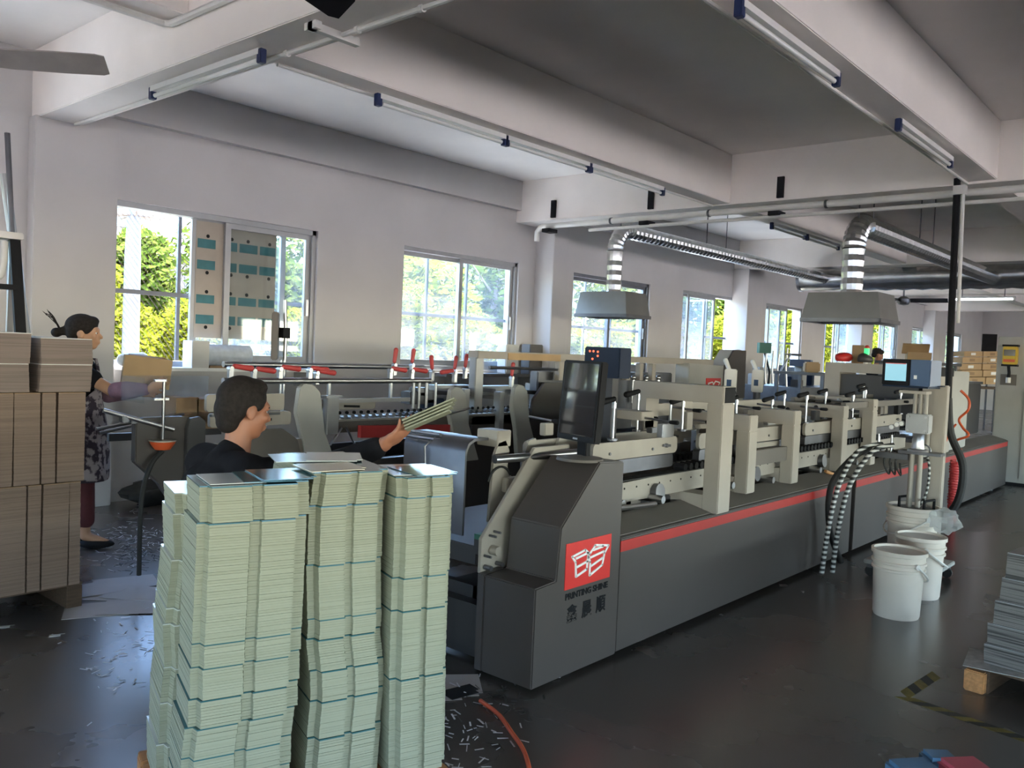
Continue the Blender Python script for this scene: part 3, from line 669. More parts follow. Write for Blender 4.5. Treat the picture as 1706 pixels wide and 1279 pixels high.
while x < 8.7:
    wd = rnd.uniform(.1, .3); z0 = rnd.uniform(.46, .56)
    Bx(x, x+wd, 2.56, 2.70, z0, z0+rnd.uniform(.06, .16)).build('drive_unit', rnd.choice(('machine_dark', 'black', 'steel_dark', 'machine_grey')), M1, bevel=.006); x += wd + rnd.uniform(.05, .2)
# rear portal top and shafts near the hood
Bx(9.18, 9.62, 2.5, 3.3, .95, 1.38).build('motor_box', 'machine_dark', M1)
# portal side plate (grey) at the wide gantry
Bx(9.66, 10.5, 2.34, 2.40, .62, 1.46).build('side_plate', 'cabinet', M1, bevel=.01)
# ------- feeder head at the operator's side
Bx(2.95, 3.7, 2.62, 2.66, .52, .60).build('feed_rail', 'machine_dark', M1)
Bx(2.92, 3.8, 2.70, 3.42, .47, .56).build('feed_table', 'machine_dark', M1, bevel=.005)
Bx(2.90, 3.78, 2.66, 2.70, .60, .625).build('green_belt', 'green_belt', M1)
Bx(2.90, 3.78, 2.66, 2.70, .53, .60).build('belt_bed', 'machine_dark', M1)
fp = MB().prism(rounded(3.0, 3.22, .36, .53, .02), 'y', 2.655, 2.67).build('feed_plate', 'plate', M1, smooth=30)
MB().bar((3.05, 2.645, .455), (3.14, 2.645, .475), .012, .016).cyl((3.095, 2.635, .465), (3.095, 2.655, .465), .016, 10).build('star_grip', 'black', fp)
MB().cyl((3.09, 2.64, .40), (3.09, 2.655, .40), .014, 10).build('grip', 'black', fp)
Bx(2.95, 3.5, 2.70, 2.74, .10, .36).build('leg_frame', 'machine_dark', M1); Bx(2.95, 2.99, 2.70, 3.4, .02, .36).build('leg_frame', 'machine_dark', M1)
MB().cyl((2.98, 2.68, .30), (3.45, 2.68, .33), .03, 14).build('roller_bar', 'steel_dark', M1)
MB().tube(spline([(2.95, 2.66, .27), (3.05, 2.66, .38), (3.18, 2.66, .38), (3.3, 2.66, .27)]), .035, 10).build('hose', 'rubber', M1)
# steel front guard with rolled top
def guard(xc, ya, yb, z0, z1, label='guard'):
    p = [(xc, z0), (xc, z1-.06), (xc+.02, z1-.02), (xc+.06, z1), (xc+.16, z1), (xc+.16, z1-.012), (xc+.065, z1-.012), (xc+.03, z1-.03), (xc+.012, z1-.065), (xc+.012, z0)]
    return MB().prism(p, 'y', ya, yb).build(label, 'steel_dark', M1, smooth=40)
guard(2.90, 2.78, 3.02, .60, 1.06, 'front_guard'); guard(2.98, 3.06, 3.30, .70, 1.05, 'front_guard')
Bx(3.12, 3.135, 3.05, 3.10, .7, 1.04).build('guard_post', 'machine_dark', M1)
MB().tube([(2.90, 3.04, .76), (2.89, 3.05, 1.0), (2.95, 3.03, 1.05)], .006, 6).build('grab_wire', 'steel', M1)
for z in (.80, 1.035, 1.06): MB().cyl((2.93, 3.30, z), (2.93, 2.98, z), .010, 8).build('cross_rod', 'steel', M1)
for k, (x, y) in enumerate(((3.02, 2.72), (3.25, 2.72), (3.5, 2.72))):
    MB().prism([(x, .66), (x+.02, .98), (x+.05, 1.04), (x+.10, 1.05), (x+.13, 1.0), (x+.12, .92), (x+.2, .8), (x+.2, .66)], 'y', y, y+.016).build('hanger_plate', 'plate', M1, smooth=0)
    MB().tube(arc((x+.06, y-.008, .84), .085, .5, 2.9, 10, 'xz'), .006, 6).build('hose', 'rubber', M1)
MB().cyl((3.0, 2.68, .97), (3.55, 2.55, .985), .02, 12).build('threaded_shaft', 'steel', M1)
Bx(3.1, 3.4, 2.68, 2.72, .80, .87).build('bracket_plate', 'plate', M1, bevel=.004)
Bx(3.06, 3.16, 2.72, 2.86, 1.02, 1.10).build('bearing_block', 'plate', M1, bevel=.004)
Bx(3.14, 3.5, 2.70, 2.73, .70, .78).build('bracket_plate', 'machine_top', M1, bevel=.004)
# ------- monitor on the housing
m0 = Vector((3.30, 2.40, .98))
mon = thing('monitor', 'black tilted monitor on a round grey foot standing on the machine head', 'monitor', m0, rotz=math.radians(-15))
MB().lathe([(.001, .0), (.115, .0), (.11, .012), (.04, .022), (.001, .024)], (0, 0, 0), 28).build('foot', 'machine_top', mon, local=True)
MB().bar((.02, 0, .015), (.02, 0, .16), .07, .03).build('neck', 'black', mon, local=True, bevel=.004)
R_ = Matrix.Rotation(math.radians(4), 3, 'Y')
def mon_box(x0, x1, y0, y1, z0, z1):
    b = Bx(x0, x1, y0, y1, z0, z1); b.v = [R_ @ p for p in b.v]; return b
mon_box(-.045, .0, -.145, .145, .09, .475).build('case', 'black', mon, local=True, bevel=.006)
mon_box(-.0465, -.045, -.128, .128, .118, .462).build('screen', 'screen_off', mon, local=True)
mon_box(-.0475, -.0455, -.022, .012, .098, .106).build('maker_badge', 'steel', mon, local=True)
# ------- blue control box behind the monitor
cb = thing('control_box', 'dark blue control box with red and amber lights above the monitor', 'control box', (3.95, 2.86, 1.335))
Bx(3.90, 4.02, 2.60, 2.84, 1.36, 1.53).build('case', 'blue_dark', cb, bevel=.006)
Bx(3.93, 3.99, 2.66, 2.78, .98, 1.362).build('stem', 'machine_dark', cb)
for k, (y, z) in enumerate(((2.80, 1.505), (2.775, 1.505), (2.745, 1.503), (2.745, 1.48), (2.78, 1.462))):
    MB().cyl((3.9, y, z), (3.895, y, z), .006, 8).build('indicator', 'led_red', cb)
# ================================================================== far machine along the window side
Y2 = 4.9
M2 = thing('folder_gluer', 'second folding and gluing machine along the windows, behind the seated worker', 'machine', (2.4, Y2, 0))
MB().prism([(2.32, .74), (2.32, .97), (2.36, 1.0), (2.62, 1.0), (2.74, .97), (2.74, .20), (2.47, .60)], 'y', Y2, Y2+.06).build('end_panel', 'machine_grey', M2, smooth=0, bevel=.006)
MB().prism([(2.62, .93), (2.64, .99), (2.70, 1.0), (2.74, .97), (2.74, .5), (2.62, .5)], 'y', Y2-.04, Y2).build('end_cover', 'machine_dark', M2, smooth=0, bevel=.004)
Bx(2.62, 11.5, Y2+.06, Y2+.12, .12, .62).build('side_panel', 'machine_grey', M2); Bx(3.5, 11.5, Y2+1.0, Y2+1.06, .12, .62).build('side_panel', 'machine_dark', M2)
Bx(3.45, 11.4, Y2+.15, Y2+.98, .42, .48).build('bed', 'machine_dark', M2)
for x in (3.55, 5.2, 8.0, 11.0):
    for y in (Y2+.12, Y2+1.0): Bx(x, x+.08, y, y+.06, 0, .14).build('foot', 'steel_dark', M2)
# tubular delivery arms towards the standing worker
a = ony(172, 684, 4.95); b_ = ony(290, 716, 4.85)
MB().cyl(a, b_, .014, 10).build('arm_tube', 'steel', M2)
MB().cyl(ony(160, 715, 5.15), ony(310, 688, 5.3), .010, 8).build('arm_tube', 'steel', M2)
MB().cyl(ony(165, 722, 5.05), ony(330, 684, 5.3), .010, 8).build('arm_tube', 'steel', M2)
MB().bar(ony(180, 729, 5.6), ony(225, 727, 5.6), .03, .05).build('cross_bar', 'steel_dark', M2)
for p in ((207, 698), (222, 700), (262, 708)): MB().cbox(ony(*p, 4.93), (.04, .05, .04)).build('clamp_block', 'steel_dark', M2, bevel=.004)
q = ony(271, 735, 4.86); MB().cyl(q, q+Vector((0, 0, .36)), .010, 8).build('post_rod', 'steel', M2)
MB().bar(q+Vector((-.06, 0, .36)), q+Vector((.01, 0, .36)), .02, .012).bar(q+Vector((-.06, 0, .25)), q+Vector((.03, 0, .25)), .016, .012).build('rod_clip', 'steel', M2)
MB().lathe([(.001, 0), (.045, 0), (.07, .035), (.075, .05), (.001, .052)], q+Vector((0, 0, -.05)), 16).build('foot_cup', 'orange', M2)
MB().lathe([(.06, .05), (.08, .05), (.08, .058), (.001, .06)], q+Vector((0, 0, -.05)), 16).build('cup_plate', 'plate', M2)
MB().tube(spline([q+Vector((0, 0, -.06)), q+Vector((-.08, -.02, -.14)), q+Vector((-.12, 0, -.35)), q+Vector((-.10, .05, -.80))]), .014, 8).build('cable', 'rubber', M2)
# long clamp rails
for y, z, x0, x1 in ((4.95, 1.215, 2.9, 4.72), (5.55, 1.30, 3.25, 5.2)):
    MB().cyl((x0, y, z), (x1, y, z), .022, 12).build('clamp_rail', 'steel', M2)
Bx(3.62, 4.5, 4.93, 4.97, 1.055, 1.085).build('lower_rail', 'alu', M2)
for x in (3.72, 4.3): Bx(x, x+.02, 4.94, 4.96, 1.085, 1.21).build('rail_strut', 'steel', M2)
# toggle clamps: grips up or lying along the rail
def toggle(x, y, z, up, flip=1):
    c = MB().box(x-.015, x+.015, y-.015, y+.015, z, z+.08).cyl((x, y-.02, z+.08), (x, y+.02, z+.08), .016, 10).build('toggle_clamp', 'steel', M2)
    if up: MB().capsule((x, y, z+.11), (x+.012*flip, y, z+.20), .015, .019).build('grip', 'red_soft', c)
    else: MB().capsule((x+.03*flip, y, z+.095), (x+.15*flip, y, z+.082), .016, .02).build('grip', 'red_soft', c)
for t in ((2.95, 4.95, 1.215, 0, 1), (3.12, 4.95, 1.2, 0, 1), (3.32, 4.95, 1.215, 0, 1), (3.56, 4.95, 1.21, 0, 1), (3.62, 4.95, 1.19, 0, 1), (4.30, 4.95, 1.215, 0, 1), (4.52, 4.95, 1.21, 0, 1),
          (4.47, 5.1, 1.25, 1, 1), (4.75, 5.2, 1.25, 1, 1), (4.93, 5.15, 1.20, 1, -1), (5.05, 5.0, 1.20, 0, -1), (5.3, 5.25, 1.2, 1, 1), (5.38, 5.2, 1.22, 1, 1), (5.72, 4.95, 1.16, 1, 1)):
    toggle(*t)
# pedestal arms and carriers
def arm(x, y, h=1.20, lean=.14):
    p = [(x, 1.0), (x+.02, h-.03), (x+.06, h), (x+.13, h-.01), (x+.19, h-.06), (x+.24, .86), (x+.24+lean, .55), (x+.1, .55), (x+.06, .8)]
    MB().prism(p, 'y', y, y+.05).build('pedestal_arm', 'cabinet', M2, smooth=30, bevel=.005)
arm(3.42, 4.88); arm(4.86, 4.86, 1.17); arm(5.58, 4.8, 1.19)
for a, b_, y, z0, z1 in ((2.78, 3.35, 4.93, 1.02, 1.13), (2.80, 3.40, 4.92, .92, 1.01), (3.66, 4.2, 4.99, 1.0, 1.055), (2.78, 3.5, 4.9, .70, .82)):
    c = MB().prism(rounded(a, b_, z0, z1, .02), 'y', y, y+.03).build('carrier_plate', 'plate', M2, smooth=30)
    MB().bar((b_-.3, y-.008, (z0+z1)/2), (b_-.16, y-.008, (z0+z1)/2-.006), .01, .016).build('slot', 'black', c)
Bx(2.80, 3.3, 4.90, 4.93, .99, 1.005).build('slot_bar', 'steel_dark', M2)
MB().prism([(2.98, .50), (2.98, .82), (3.05, .90), (3.3, .90), (3.42, .82), (3.52, .50)], 'y', 4.86, 4.89).build('curved_cover', 'machine_top', M2, smooth=0, bevel=.006)
Bx(3.66, 3.76, 4.86, 4.92, .84, 1.10).build('bearing_block', 'alu', M2, bevel=.004); Bx(3.64, 3.78, 4.85, 4.93, 1.10, 1.115).build('bearing_cap', 'steel', M2)
x = 3.80
while x < 7.2:
    c = MB().cyl((x, 4.92, .955), (x, 4.97, .955), .018, 10).build('roller', 'steel' if x < 4.35 else 'steel_dark', M2)
    MB().cyl((x+.012, 4.915, .985), (x+.012, 4.93, .985), .012, 8).build('roller_bolt', 'black', c); x += .066
Bx(3.78, 7.4, 4.94, 5.0, .92, .934).build('belt', 'plate', M2); Bx(3.7, 7.3, 4.93, 4.98, .84, .92).build('belt_bed', 'machine_top', M2)
MB().prism([(3.98, .80), (3.98, .89), (4.9, .86), (4.9, .76)], 'y', 4.88, 4.92).build('red_guard', 'red_soft', M2, smooth=0)
MB().cyl((3.72, 4.9, .76), (3.82, 4.9, .88), .008, 6).build('hook_rod', 'steel', M2); MB().cyl((3.86, 4.9, .88), (3.95, 4.9, .74), .008, 6).build('hook_rod', 'steel', M2)
# black folding guides and blocks in the middle stretch
for k, (x, z, l) in enumerate(((4.55, 1.13, .7), (5.1, 1.15, .5), (5.35, 1.08, .4), (5.8, 1.12, .5), (6.3, 1.05, .8))):
    MB().bar((x, 4.98+.06*(k % 3), z), (x+l, 4.98+.06*(k % 3), z-.03), .03, .035).build('guide_bar', 'steel_dark', M2, bevel=.003)
for x, z, w_, h in ((4.5, 1.03, .26, .10), (4.68, .99, .2, .08), (4.58, 1.09, .12, .07)): Bx(x, x+w_, 4.93, 5.05, z, z+h).build('gear_housing', 'blue_dark' if x > 4.6 else 'steel_dark', M2, bevel=.008)
for x in (4.52, 4.58, 4.66, 4.76): MB().cyl((x, 4.92, 1.0), (x, 4.92, 1.2), .012, 8).build('spindle', 'steel', M2)
for x, h, l in ((4.9, 1.17, .45), (5.45, 1.16, .5), (6.2, 1.18, .5)):
    Bx(x, x+l, 5.05, 5.2, h-.08, h).build('cover_box', 'alu', M2, bevel=.008)
MB().cyl((4.85, 4.86, .95), (5.1, 4.86, .99), .010, 8).build('lever_rod', 'steel', M2)
Bx(5.2, 6.1, 4.93, 5.1, .62, .92).build('gear_cover', 'machine_grey', M2, bevel=.01); Bx(5.05, 5.12, 4.88, 4.96, .70, 1.15).build('post', 'alu', M2, bevel=.004); Bx(5.5, 5.56, 4.88, 4.96, .70, 1.12).build('post', 'alu', M2, bevel=.004)
Bx(6.15, 8.6, 5.0, 5.1, .70, 1.30).build('drive_cabinet', 'steel_dark', M2, bevel=.01)
MB().prism([(5.85, .62), (5.95, 1.05), (6.1, 1.2), (6.4, 1.2), (6.4, .62)], 'y', 4.87, 4.9).build('side_cover', 'machine_grey', M2, smooth=0)
# the long overhead rail
Bx(5.22, 5.32, 4.92, 5.0, .95, 1.42).build('rail_post', 'alu', M2, bevel=.005)
Bx(5.22, 9.4, 4.90, 5.02, 1.405, 1.47).build('overhead_rail', 'cream', M2, bevel=.006)
Bx(5.6, 6.35, 4.895, 4.901, 1.40, 1.46).build('rail_sticker', 'kraft', M2)
MB().cyl((5.4, 4.93, 1.33), (7.3, 4.93, 1.31), .014, 8).build('slide_rod', 'steel', M2)
for x in (6.35, 6.55, 7.5, 7.75, 8.0): Bx(x, x+.07, 4.90, 4.96, 1.22, 1.40).build('slide_block', 'cream', M2, bevel=.004)
for x in (7.0, 7.25, 7.6, 7.85, 8.1):
    s = MB().cyl((x, 4.88, .98), (x, 4.88, 1.24), .018, 10).build('spindle', 'steel', M2); MB().ball((x, 4.88, 1.25), .03, 10, 6).build('knob', 'steel', s)
# head housing of this machine with its emblem
MB().prism([(8.66, .5), (8.66, 1.42), (9.5, 1.40), (9.72, 1.60), (10.05, 1.60), (10.1, .5)], 'y', 4.82, 5.0).build('head_housing', 'cabinet', M2, smooth=0, bevel=.008)
MB().prism([(9.5, 1.40), (9.72, 1.60), (10.05, 1.60), (10.07, 1.0), (9.5, 1.0)], 'y', 4.80, 4.82).build('head_cover', 'machine_grey', M2, smooth=0)
LG2 = Bx(9.07, 9.43, 4.812, 4.821, 1.04, 1.25).build('emblem_plate', 'red', M2)
for pts in ([(.12, .30), (.40, .22), (.47, .30), (.45, .66), (.22, .76), (.20, .44), (.12, .30)], [(.50, .34), (.62, .17), (.93, .25), (.84, .40), (.80, .66), (.52, .82), (.50, .34)], [(.2, .52), (.8, .46)]):
    b = MB(); P = [(9.07+u*.36, 1.25-v*.21) for u, v in pts]
    for (xa, za), (xb, zb) in zip(P, P[1:]): b.bar((xa, 4.81, za), (xb, 4.81, zb), .004, .014, up=Vector((-(zb-za), 0, xb-xa)))
    b.build('emblem_mark', 'white', LG2)
# slim monitor seen edge-on near the window, on a pole
g0 = ony(470, 640, 5.6)
em = thing('monitor', 'slim monitor seen edge on, held by a pole before the open window', 'monitor', (g0.x, 5.6, .6))
c = ony(459, 560, 5.6)
MB().cbox(c, (.32, .045, .36), Matrix.Rotation(math.radians(54), 3, 'Z')).build('case', 'machine_top', em, bevel=.008)
MB().cbox(c+Matrix.Rotation(math.radians(54), 3, 'Z') @ Vector((0, .023, 0)), (.28, .003, .32), Matrix.Rotation(math.radians(54), 3, 'Z')).build('screen', 'black', em)
q1 = ony(475, 500, 5.6); q2 = ony(470, 705, 5.6)
MB().tube([q2, ony(476, 560, 5.6), q1], .014, 8).build('pole', 'steel', em); MB().cbox(ony(474, 555, 5.6), (.06, .06, .08)).build('bracket', 'black', em)
MB().tube(spline([ony(468, 600, 5.58), ony(466, 672, 5.58), ony(460, 678, 5.58)]), .008, 6).build('cable', 'steel', em)
# clear trough and cartons beside the standing worker
tr = thing('plastic_trough', 'clear plastic tray edge on the far machine beside the carton', 'tray', (2.6, 5.5, 1.05))
Bx(2.50, 3.1, 5.48, 5.49, 1.06, 1.22).build('front_sheet', 'clear', tr); Bx(2.50, 2.51, 5.2, 5.5, 1.06, 1.22).build('side_sheet', 'clear', tr)
for k, (px, py) in enumerate(((300, 690), (333, 692))):
    c = ony(px, py-4, 5.35)
    tag(MB().cbox(c, (.16, .2, .20)).build('carton', 'kraft_dark', bevel=.004), f'brown carton standing in the far machine delivery, {"left" if k == 0 else "right"} one of two', 'carton')
    Bx(c.x-.1, c.x+.1, 5.24, 5.46, c.z-.14, c.z-.10).build('delivery_shelf', 'machine_dark', M2)
# ================================================================== paper stacks
E1 = Vector((.946, -.325, 0)).normalized(); E2 = Vector((.325, .946, 0)).normalized(); A0 = Vector((1.253, 2.214, 0))
def blank(w_, d):
    return [(0, .028), (.022, .028), (.03, 0), (w_*.44, 0), (w_*.455, .016), (w_*.54, .016), (w_*.55, .004), (w_*.86, .006), (w_*.87, .05), (w_, .05), (w_, d), (0, d)]
def ream(poly, z0, z1, rnd, t=.008, jit=.0009, drift=(0, 0), drift1=(0, 0), e1=E1, e2=E2, org=A0):
    b = MB(); n = max(1, round((z1-z0)/t)); t = (z1-z0)/n
    for i in range(n):
        f = i/max(1, n-1); du = drift[0]+(drift1[0]-drift[0])*f + rnd.uniform(-jit, jit); dv = drift[1]+(drift1[1]-drift[1])*f+rnd.uniform(-jit, jit)
        P = [org + e1*(u+du) + e2*(v+dv) for u, v in poly]
        b.prism([(p.x, p.y) for p in P], 'z', z0+i*t+.0004, z0+(i+1)*t)
    return b
def stack_column(name, poly, tiers, org, labelfn, mkey, topkey, group, seed, swell=.012, e1=E1, e2=E2, cat='paper bundle', lean=(0, 0)):
    rnd = random.Random(seed); du, dv = 0, 0
    org0 = org
    for k, (z0, z1) in enumerate(tiers):
        org = org0 + e1*lean[0]*k + e2*lean[1]*k
        nu, nv = max(-swell, min(swell, du+rnd.uniform(-swell, swell)*.9)), max(-swell*.7, min(swell*.7, dv+rnd.uniform(-swell, swell)*.6))
        o = ream(poly, z0, z1-.0045, rnd, drift=(du, dv), drift1=(nu, nv), org=org, e1=e1, e2=e2).build(name, mkey, smooth=0)
        tag(o, labelfn(k, len(tiers)), cat, group)
        P = [org + e1*(u*.995+nu) + e2*(v+nv-.0006) for u, v in poly]
        MB().prism([(p.x, p.y) for p in P], 'z', z1-.0045, z1-.0006).build('cover_sheet', topkey, o, smooth=0)
        du, dv = nu+rnd.uniform(-.005, .005), nv+rnd.uniform(-.004, .004)
ORD = 'lowest,second,third,fourth,fifth,sixth,seventh,eighth,ninth,tenth,eleventh'.split(',')
def lab(where):
    return lambda k, n: f'pale green card bundle in {where}, ' + ('topmost' if k == n-1 else ORD[k]+' from the floor')
def tiers(zs): return list(zip(zs, zs[1:]))
G = 'pale green card bundles on the pallet'
stack_column('card_bundle', blank(.325, .24), tiers([.075, .19, .28, .37, .45, .545, .615, 0.9650, 1.0700]), A0-E1*.035, lab('the front left column'), 'ream_green', 'print_teal', G, 1, lean=(.005, 0))
stack_column('card_bundle', blank(.255, .50), tiers([.075, .24, .36, .46, .56, .625, .80, 0.9850, 1.0880]), A0+E1*.335+E2*.05, lab('the middle column'), 'ream_green', 'print_teal', G, 2, .014)
stack_column('card_bundle', blank(.215, .30), tiers([.075, .40, .63, .74, 1.0050, 1.0700]), A0+E1*.612+E2*.025, lab('the right column beside the machine'), 'ream_green', 'print_teal', G, 3, .016)
stack_column('card_bundle', blank(.25, .26), tiers([.075, .22, .35, .46, .60, .65, .80, 0.9450, 1.0100]), A0+E1*(-.07)+E2*.255, lab('the left rear column'), 'ream_green', 'print_white', G, 4, lean=(.005, 0))
# loose printed sheets on top
def sheet(name, c, w_, d, rot, z, key, label, thick=.0025, group='loose printed sheets on the pale green stack', notch=True, tilt=0):
    R = Matrix.Rotation(rot, 3, 'Z') @ Matrix.Rotation(tilt, 3, 'X'); P = [(-w_/2, -d/2), (w_/2-.02, -d/2), (w_/2-.02, -d/2+.03), (w_/2, -d/2+.03), (w_/2, d/2), (-w_/2, d/2)]
    b = MB(); C0 = Vector((c.x, c.y, z))
    vs = [C0 + R @ Vector((x, y, 0)) for x, y in P] + [C0 + R @ Vector((x, y, thick)) for x, y in P]; n = len(P)
    b.add(vs, [(i, (i+1) % n, n+(i+1) % n, n+i) for i in range(n)] + [tuple(range(n))[::-1], tuple(range(n, 2*n))])
    return tag(b.build(name, key, smooth=0), label, 'sheet', group)
base_rot = math.atan2(E1.y, E1.x)
c1 = A0+E1*.10+E2*.13; c2 = A0+E1*.21+E2*.12; c3 = A0+E1*.25+E2*.13
sheet('printed_sheet', c1, .17, .20, base_rot+.02, 1.0710, 'print_white', 'white glossy sheet on the front left column, under the teal ones')
sheet('printed_sheet', c2, .19, .21, base_rot-.04, 1.0745, 'print_teal', 'teal printed sheet on the front left column, lower of two')
sheet('printed_sheet', c3, .17, .22, base_rot+.03, 1.0780, 'print_teal', 'teal printed sheet on the front left column, upper of two')
c4 = A0+E1*.42+E2*.17; c5 = A0+E1*.40+E2*.40; c6 = A0+E1*.50+E2*.38
sheet('printed_sheet', c4, .20, .17, base_rot+.1, 1.0890, 'print_cream', 'cream sheet near the front of the middle column')
sheet('printed_sheet', c5, .22, .20, base_rot-.12, 1.0890, 'print_white', 'pale sheet at the back of the middle column, left one')
sheet('printed_sheet', c6, .19, .22, base_rot-.3, 1.0925, 'print_white', 'shiny sheet at the back of the middle column catching window light')
c7 = A0+E1*.70+E2*.17; c8 = A0+E1*.73+E2*.12
sheet('printed_sheet', c7, .20, .24, base_rot-.06, 1.0710, 'print_white', 'shiny sheet on the right column, under the top one')
sheet('printed_sheet', c8, .17, .22, base_rot+.07, 1.0745, 'print_teal', 'top sheet on the right column with a glossy teal print')
sheet('divider_card', A0+E1*.705+E2*.15, .26, .30, base_rot, .6265, 'paper', 'grey divider card sticking out halfway up the right column', group=None) if False else None
pal = thing('pallet', 'brown wooden pallet under the pale green card stack', 'pallet', A0+E1*.38+E2*.28)
def pallet(root, org, e1, e2, u0, u1, v0, v1, top=.125, key='wood', nb=6):
    def bd(u_a, u_b, v_a, v_b, z0, z1, nm):
        P = [org+e1*u+e2*v for u, v in ((u_a, v_a), (u_b, v_a), (u_b, v_b), (u_a, v_b))]
        MB().prism([(p.x, p.y) for p in P], 'z', z0, z1).build(nm, key, root, bevel=.003)
    for k in range(nb):
        w_ = (v1-v0)/nb; bd(u0, u1, v0+k*w_, v0+k*w_+w_*.82, top-.02, top, 'deck_board')
    for u in (u0, (u0+u1)/2-.04, u1-.08): bd(u, u+.08, v0, v1, .0, top-.02, 'bearer')
pallet(pal, A0, E1, E2, -.09, .82, -.02, .60, .07)

# brown stack at the left edge
EX, EY = Vector((1, 0, 0)), Vector((0, 1, 0)); B0 = Vector((0, 4.66, 0))
def rect(w_, d): return [(0, 0), (w_, 0), (w_, d), (0, d)]
def blab(tier, n): return lambda k, m_: f'brown bundle of box blanks at left, {tier} tier, {n}'
pos = 'leftmost,second from the left,third from the left,rightmost'.split(',')
for k, (a, b_) in enumerate(((1.02, 1.38), (1.385, 1.655), (1.70, 1.955))):
    stack_column('card_bundle', rect(b_-a, .8), [(1.175, 1.32), (1.32, 1.455 if k != 1 else 1.475)], B0+EX*a, (lambda kk: (lambda i, n: f'brown bundle in the top tier at left, {["hidden left","middle","right"][kk]} column, ' + ('upper' if i else 'lower')))(k), 'ream_brown_top', 'paper', 'brown card bundles at the left edge', 20+k, .008, EX, EY)
for k, (a, b_) in enumerate(((1.02, 1.585), (1.59, 1.715), (1.72, 1.79), (1.795, 1.935))):
    stack_column('card_bundle', rect(b_-a-.004, .8), [(.70, 1.172)], B0+EX*a, blab('middle', pos[k]), 'ream_brown', 'kraft_dark', 'brown card bundles at the left edge', 30+k, .006, EX, EY)
for k, (a, b_) in enumerate(((1.02, 1.655), (1.66, 1.725), (1.73, 1.86), (1.865, 1.925))):
    stack_column('card_bundle', rect(b_-a-.004, .8), [(.145, .697)], B0+EX*a, blab('bottom', pos[k]), 'ream_brown', 'kraft_dark', 'brown card bundles at the left edge', 40+k, .006, EX, EY)
pal = thing('pallet', 'dark wooden pallet under the brown stack at the left edge', 'pallet', (1.5, 5.0, 0))
pallet(pal, Vector((0, 0, 0)), EX, EY, 1.0, 1.96, 4.72, 5.5, .14, 'wood_dark')
# grey foil-faced stack on the right pallet
R0 = onz(1618, 1106, .12); FE1 = Vector((-.12, -1.0100, 0)).normalized(); FE2 = Vector((1.0100, -.12, 0)).normalized()
rnd = random.Random(5)
for c, (uo, vo) in enumerate(((0, 0), (.28, .02), (0.02, .36), (.3, .38))):
    zt = [.13, .22, .32, .43, .54, .66]
    stack_column('foil_bundle', rect(.27, .34), tiers(zt), R0+FE1*(uo+.04)+FE2*(vo+.04), (lambda cc: (lambda k, n: f'bundle of silvery sheets at right, {["front left","front right","rear left","rear right"][cc]} pile, ' + ('topmost' if k == n-1 else ORD[k])))(c), 'ream_grey', 'foil', 'silvery sheet bundles at the right edge', 60+c, .012, FE1, FE2, lean=(.016, .004))
pal = thing('pallet', 'wooden pallet with a raw block corner at the right edge', 'pallet', R0)
pallet(pal, Vector((R0.x, R0.y, 0)), FE1, FE2, 0, .8, 0, .9, .125, 'wood_dark', 7)
blk = Vector((R0.x, R0.y, 0))
P = [blk+FE1*u+FE2*v for u, v in ((-.02, -.03), (.07, -.03), (.07, .07), (-.02, .07))]
MB().prism([(p.x, p.y) for p in P], 'z', .0, .10).build('corner_block', 'wood', pal, bevel=.006)
sheet('liner_sheet', R0+FE1*.1+FE2*.1, .3, .3, math.atan2(FE1.y, FE1.x)+.25, .1265, 'grey_sheet', 'crumpled grey liner sheet under the silvery stack at right', group=None)
# ================================================================== people
def grow(b, name, key, parent, voxel=.009, it=5):
    o = b.build(name, key, parent, smooth=180)
    r = o.modifiers.new('remesh', 'REMESH'); r.mode = 'VOXEL'; r.voxel_size = voxel; r.use_smooth_shade = True
    s = o.modifiers.new('smooth', 'SMOOTH'); s.factor = .5; s.iterations = it
    return o
def head(b, c, f, up, s=1.0):
    """skull, jaw, nose, ears round the head centre c; f face direction"""
    f = Vector(f).normalized(); l = Vector(up).cross(f).normalized(); u = f.cross(l); R = Matrix((f, l, u)).transposed()
    def P(x, y, z): return c + (f*x + l*y + u*z)*s
    b.ball(P(-.012, 0, .035), (.098*s, .077*s, .088*s), 20, 14, R)
    b.ball(P(.028, 0, -.035), (.066*s, .060*s, .080*s), 18, 12, R)
    b.ball(P(.052, 0, -.088), (.034*s, .038*s, .026*s), 14, 8, R)          # chin
    b.ball(P(.080, 0, .028), (.020*s, .052*s, .022*s), 14, 8, R)           # brow
    for y in (-1, 1): b.ball(P(.064, .035*y, -.018), (.030*s, .026*s, .026*s), 12, 8, R)   # cheeks
    b.capsule(P(.092, 0, .010), P(.112, 0, -.024), .009*s, .014*s)
    b.ball(P(.094, 0, -.056), (.014*s, .024*s, .009*s), 12, 8, R); b.ball(P(.090, 0, -.068), (.014*s, .021*s, .009*s), 12, 8, R)
    for y in (-1, 1):
        b.ball(P(-.006, .077*y, -.006), (.022*s, .010*s, .034*s), 14, 10, R); b.ball(P(-.004, .080*y, -.026), (.012*s, .008*s, .014*s), 10, 8, R)
    return P, R
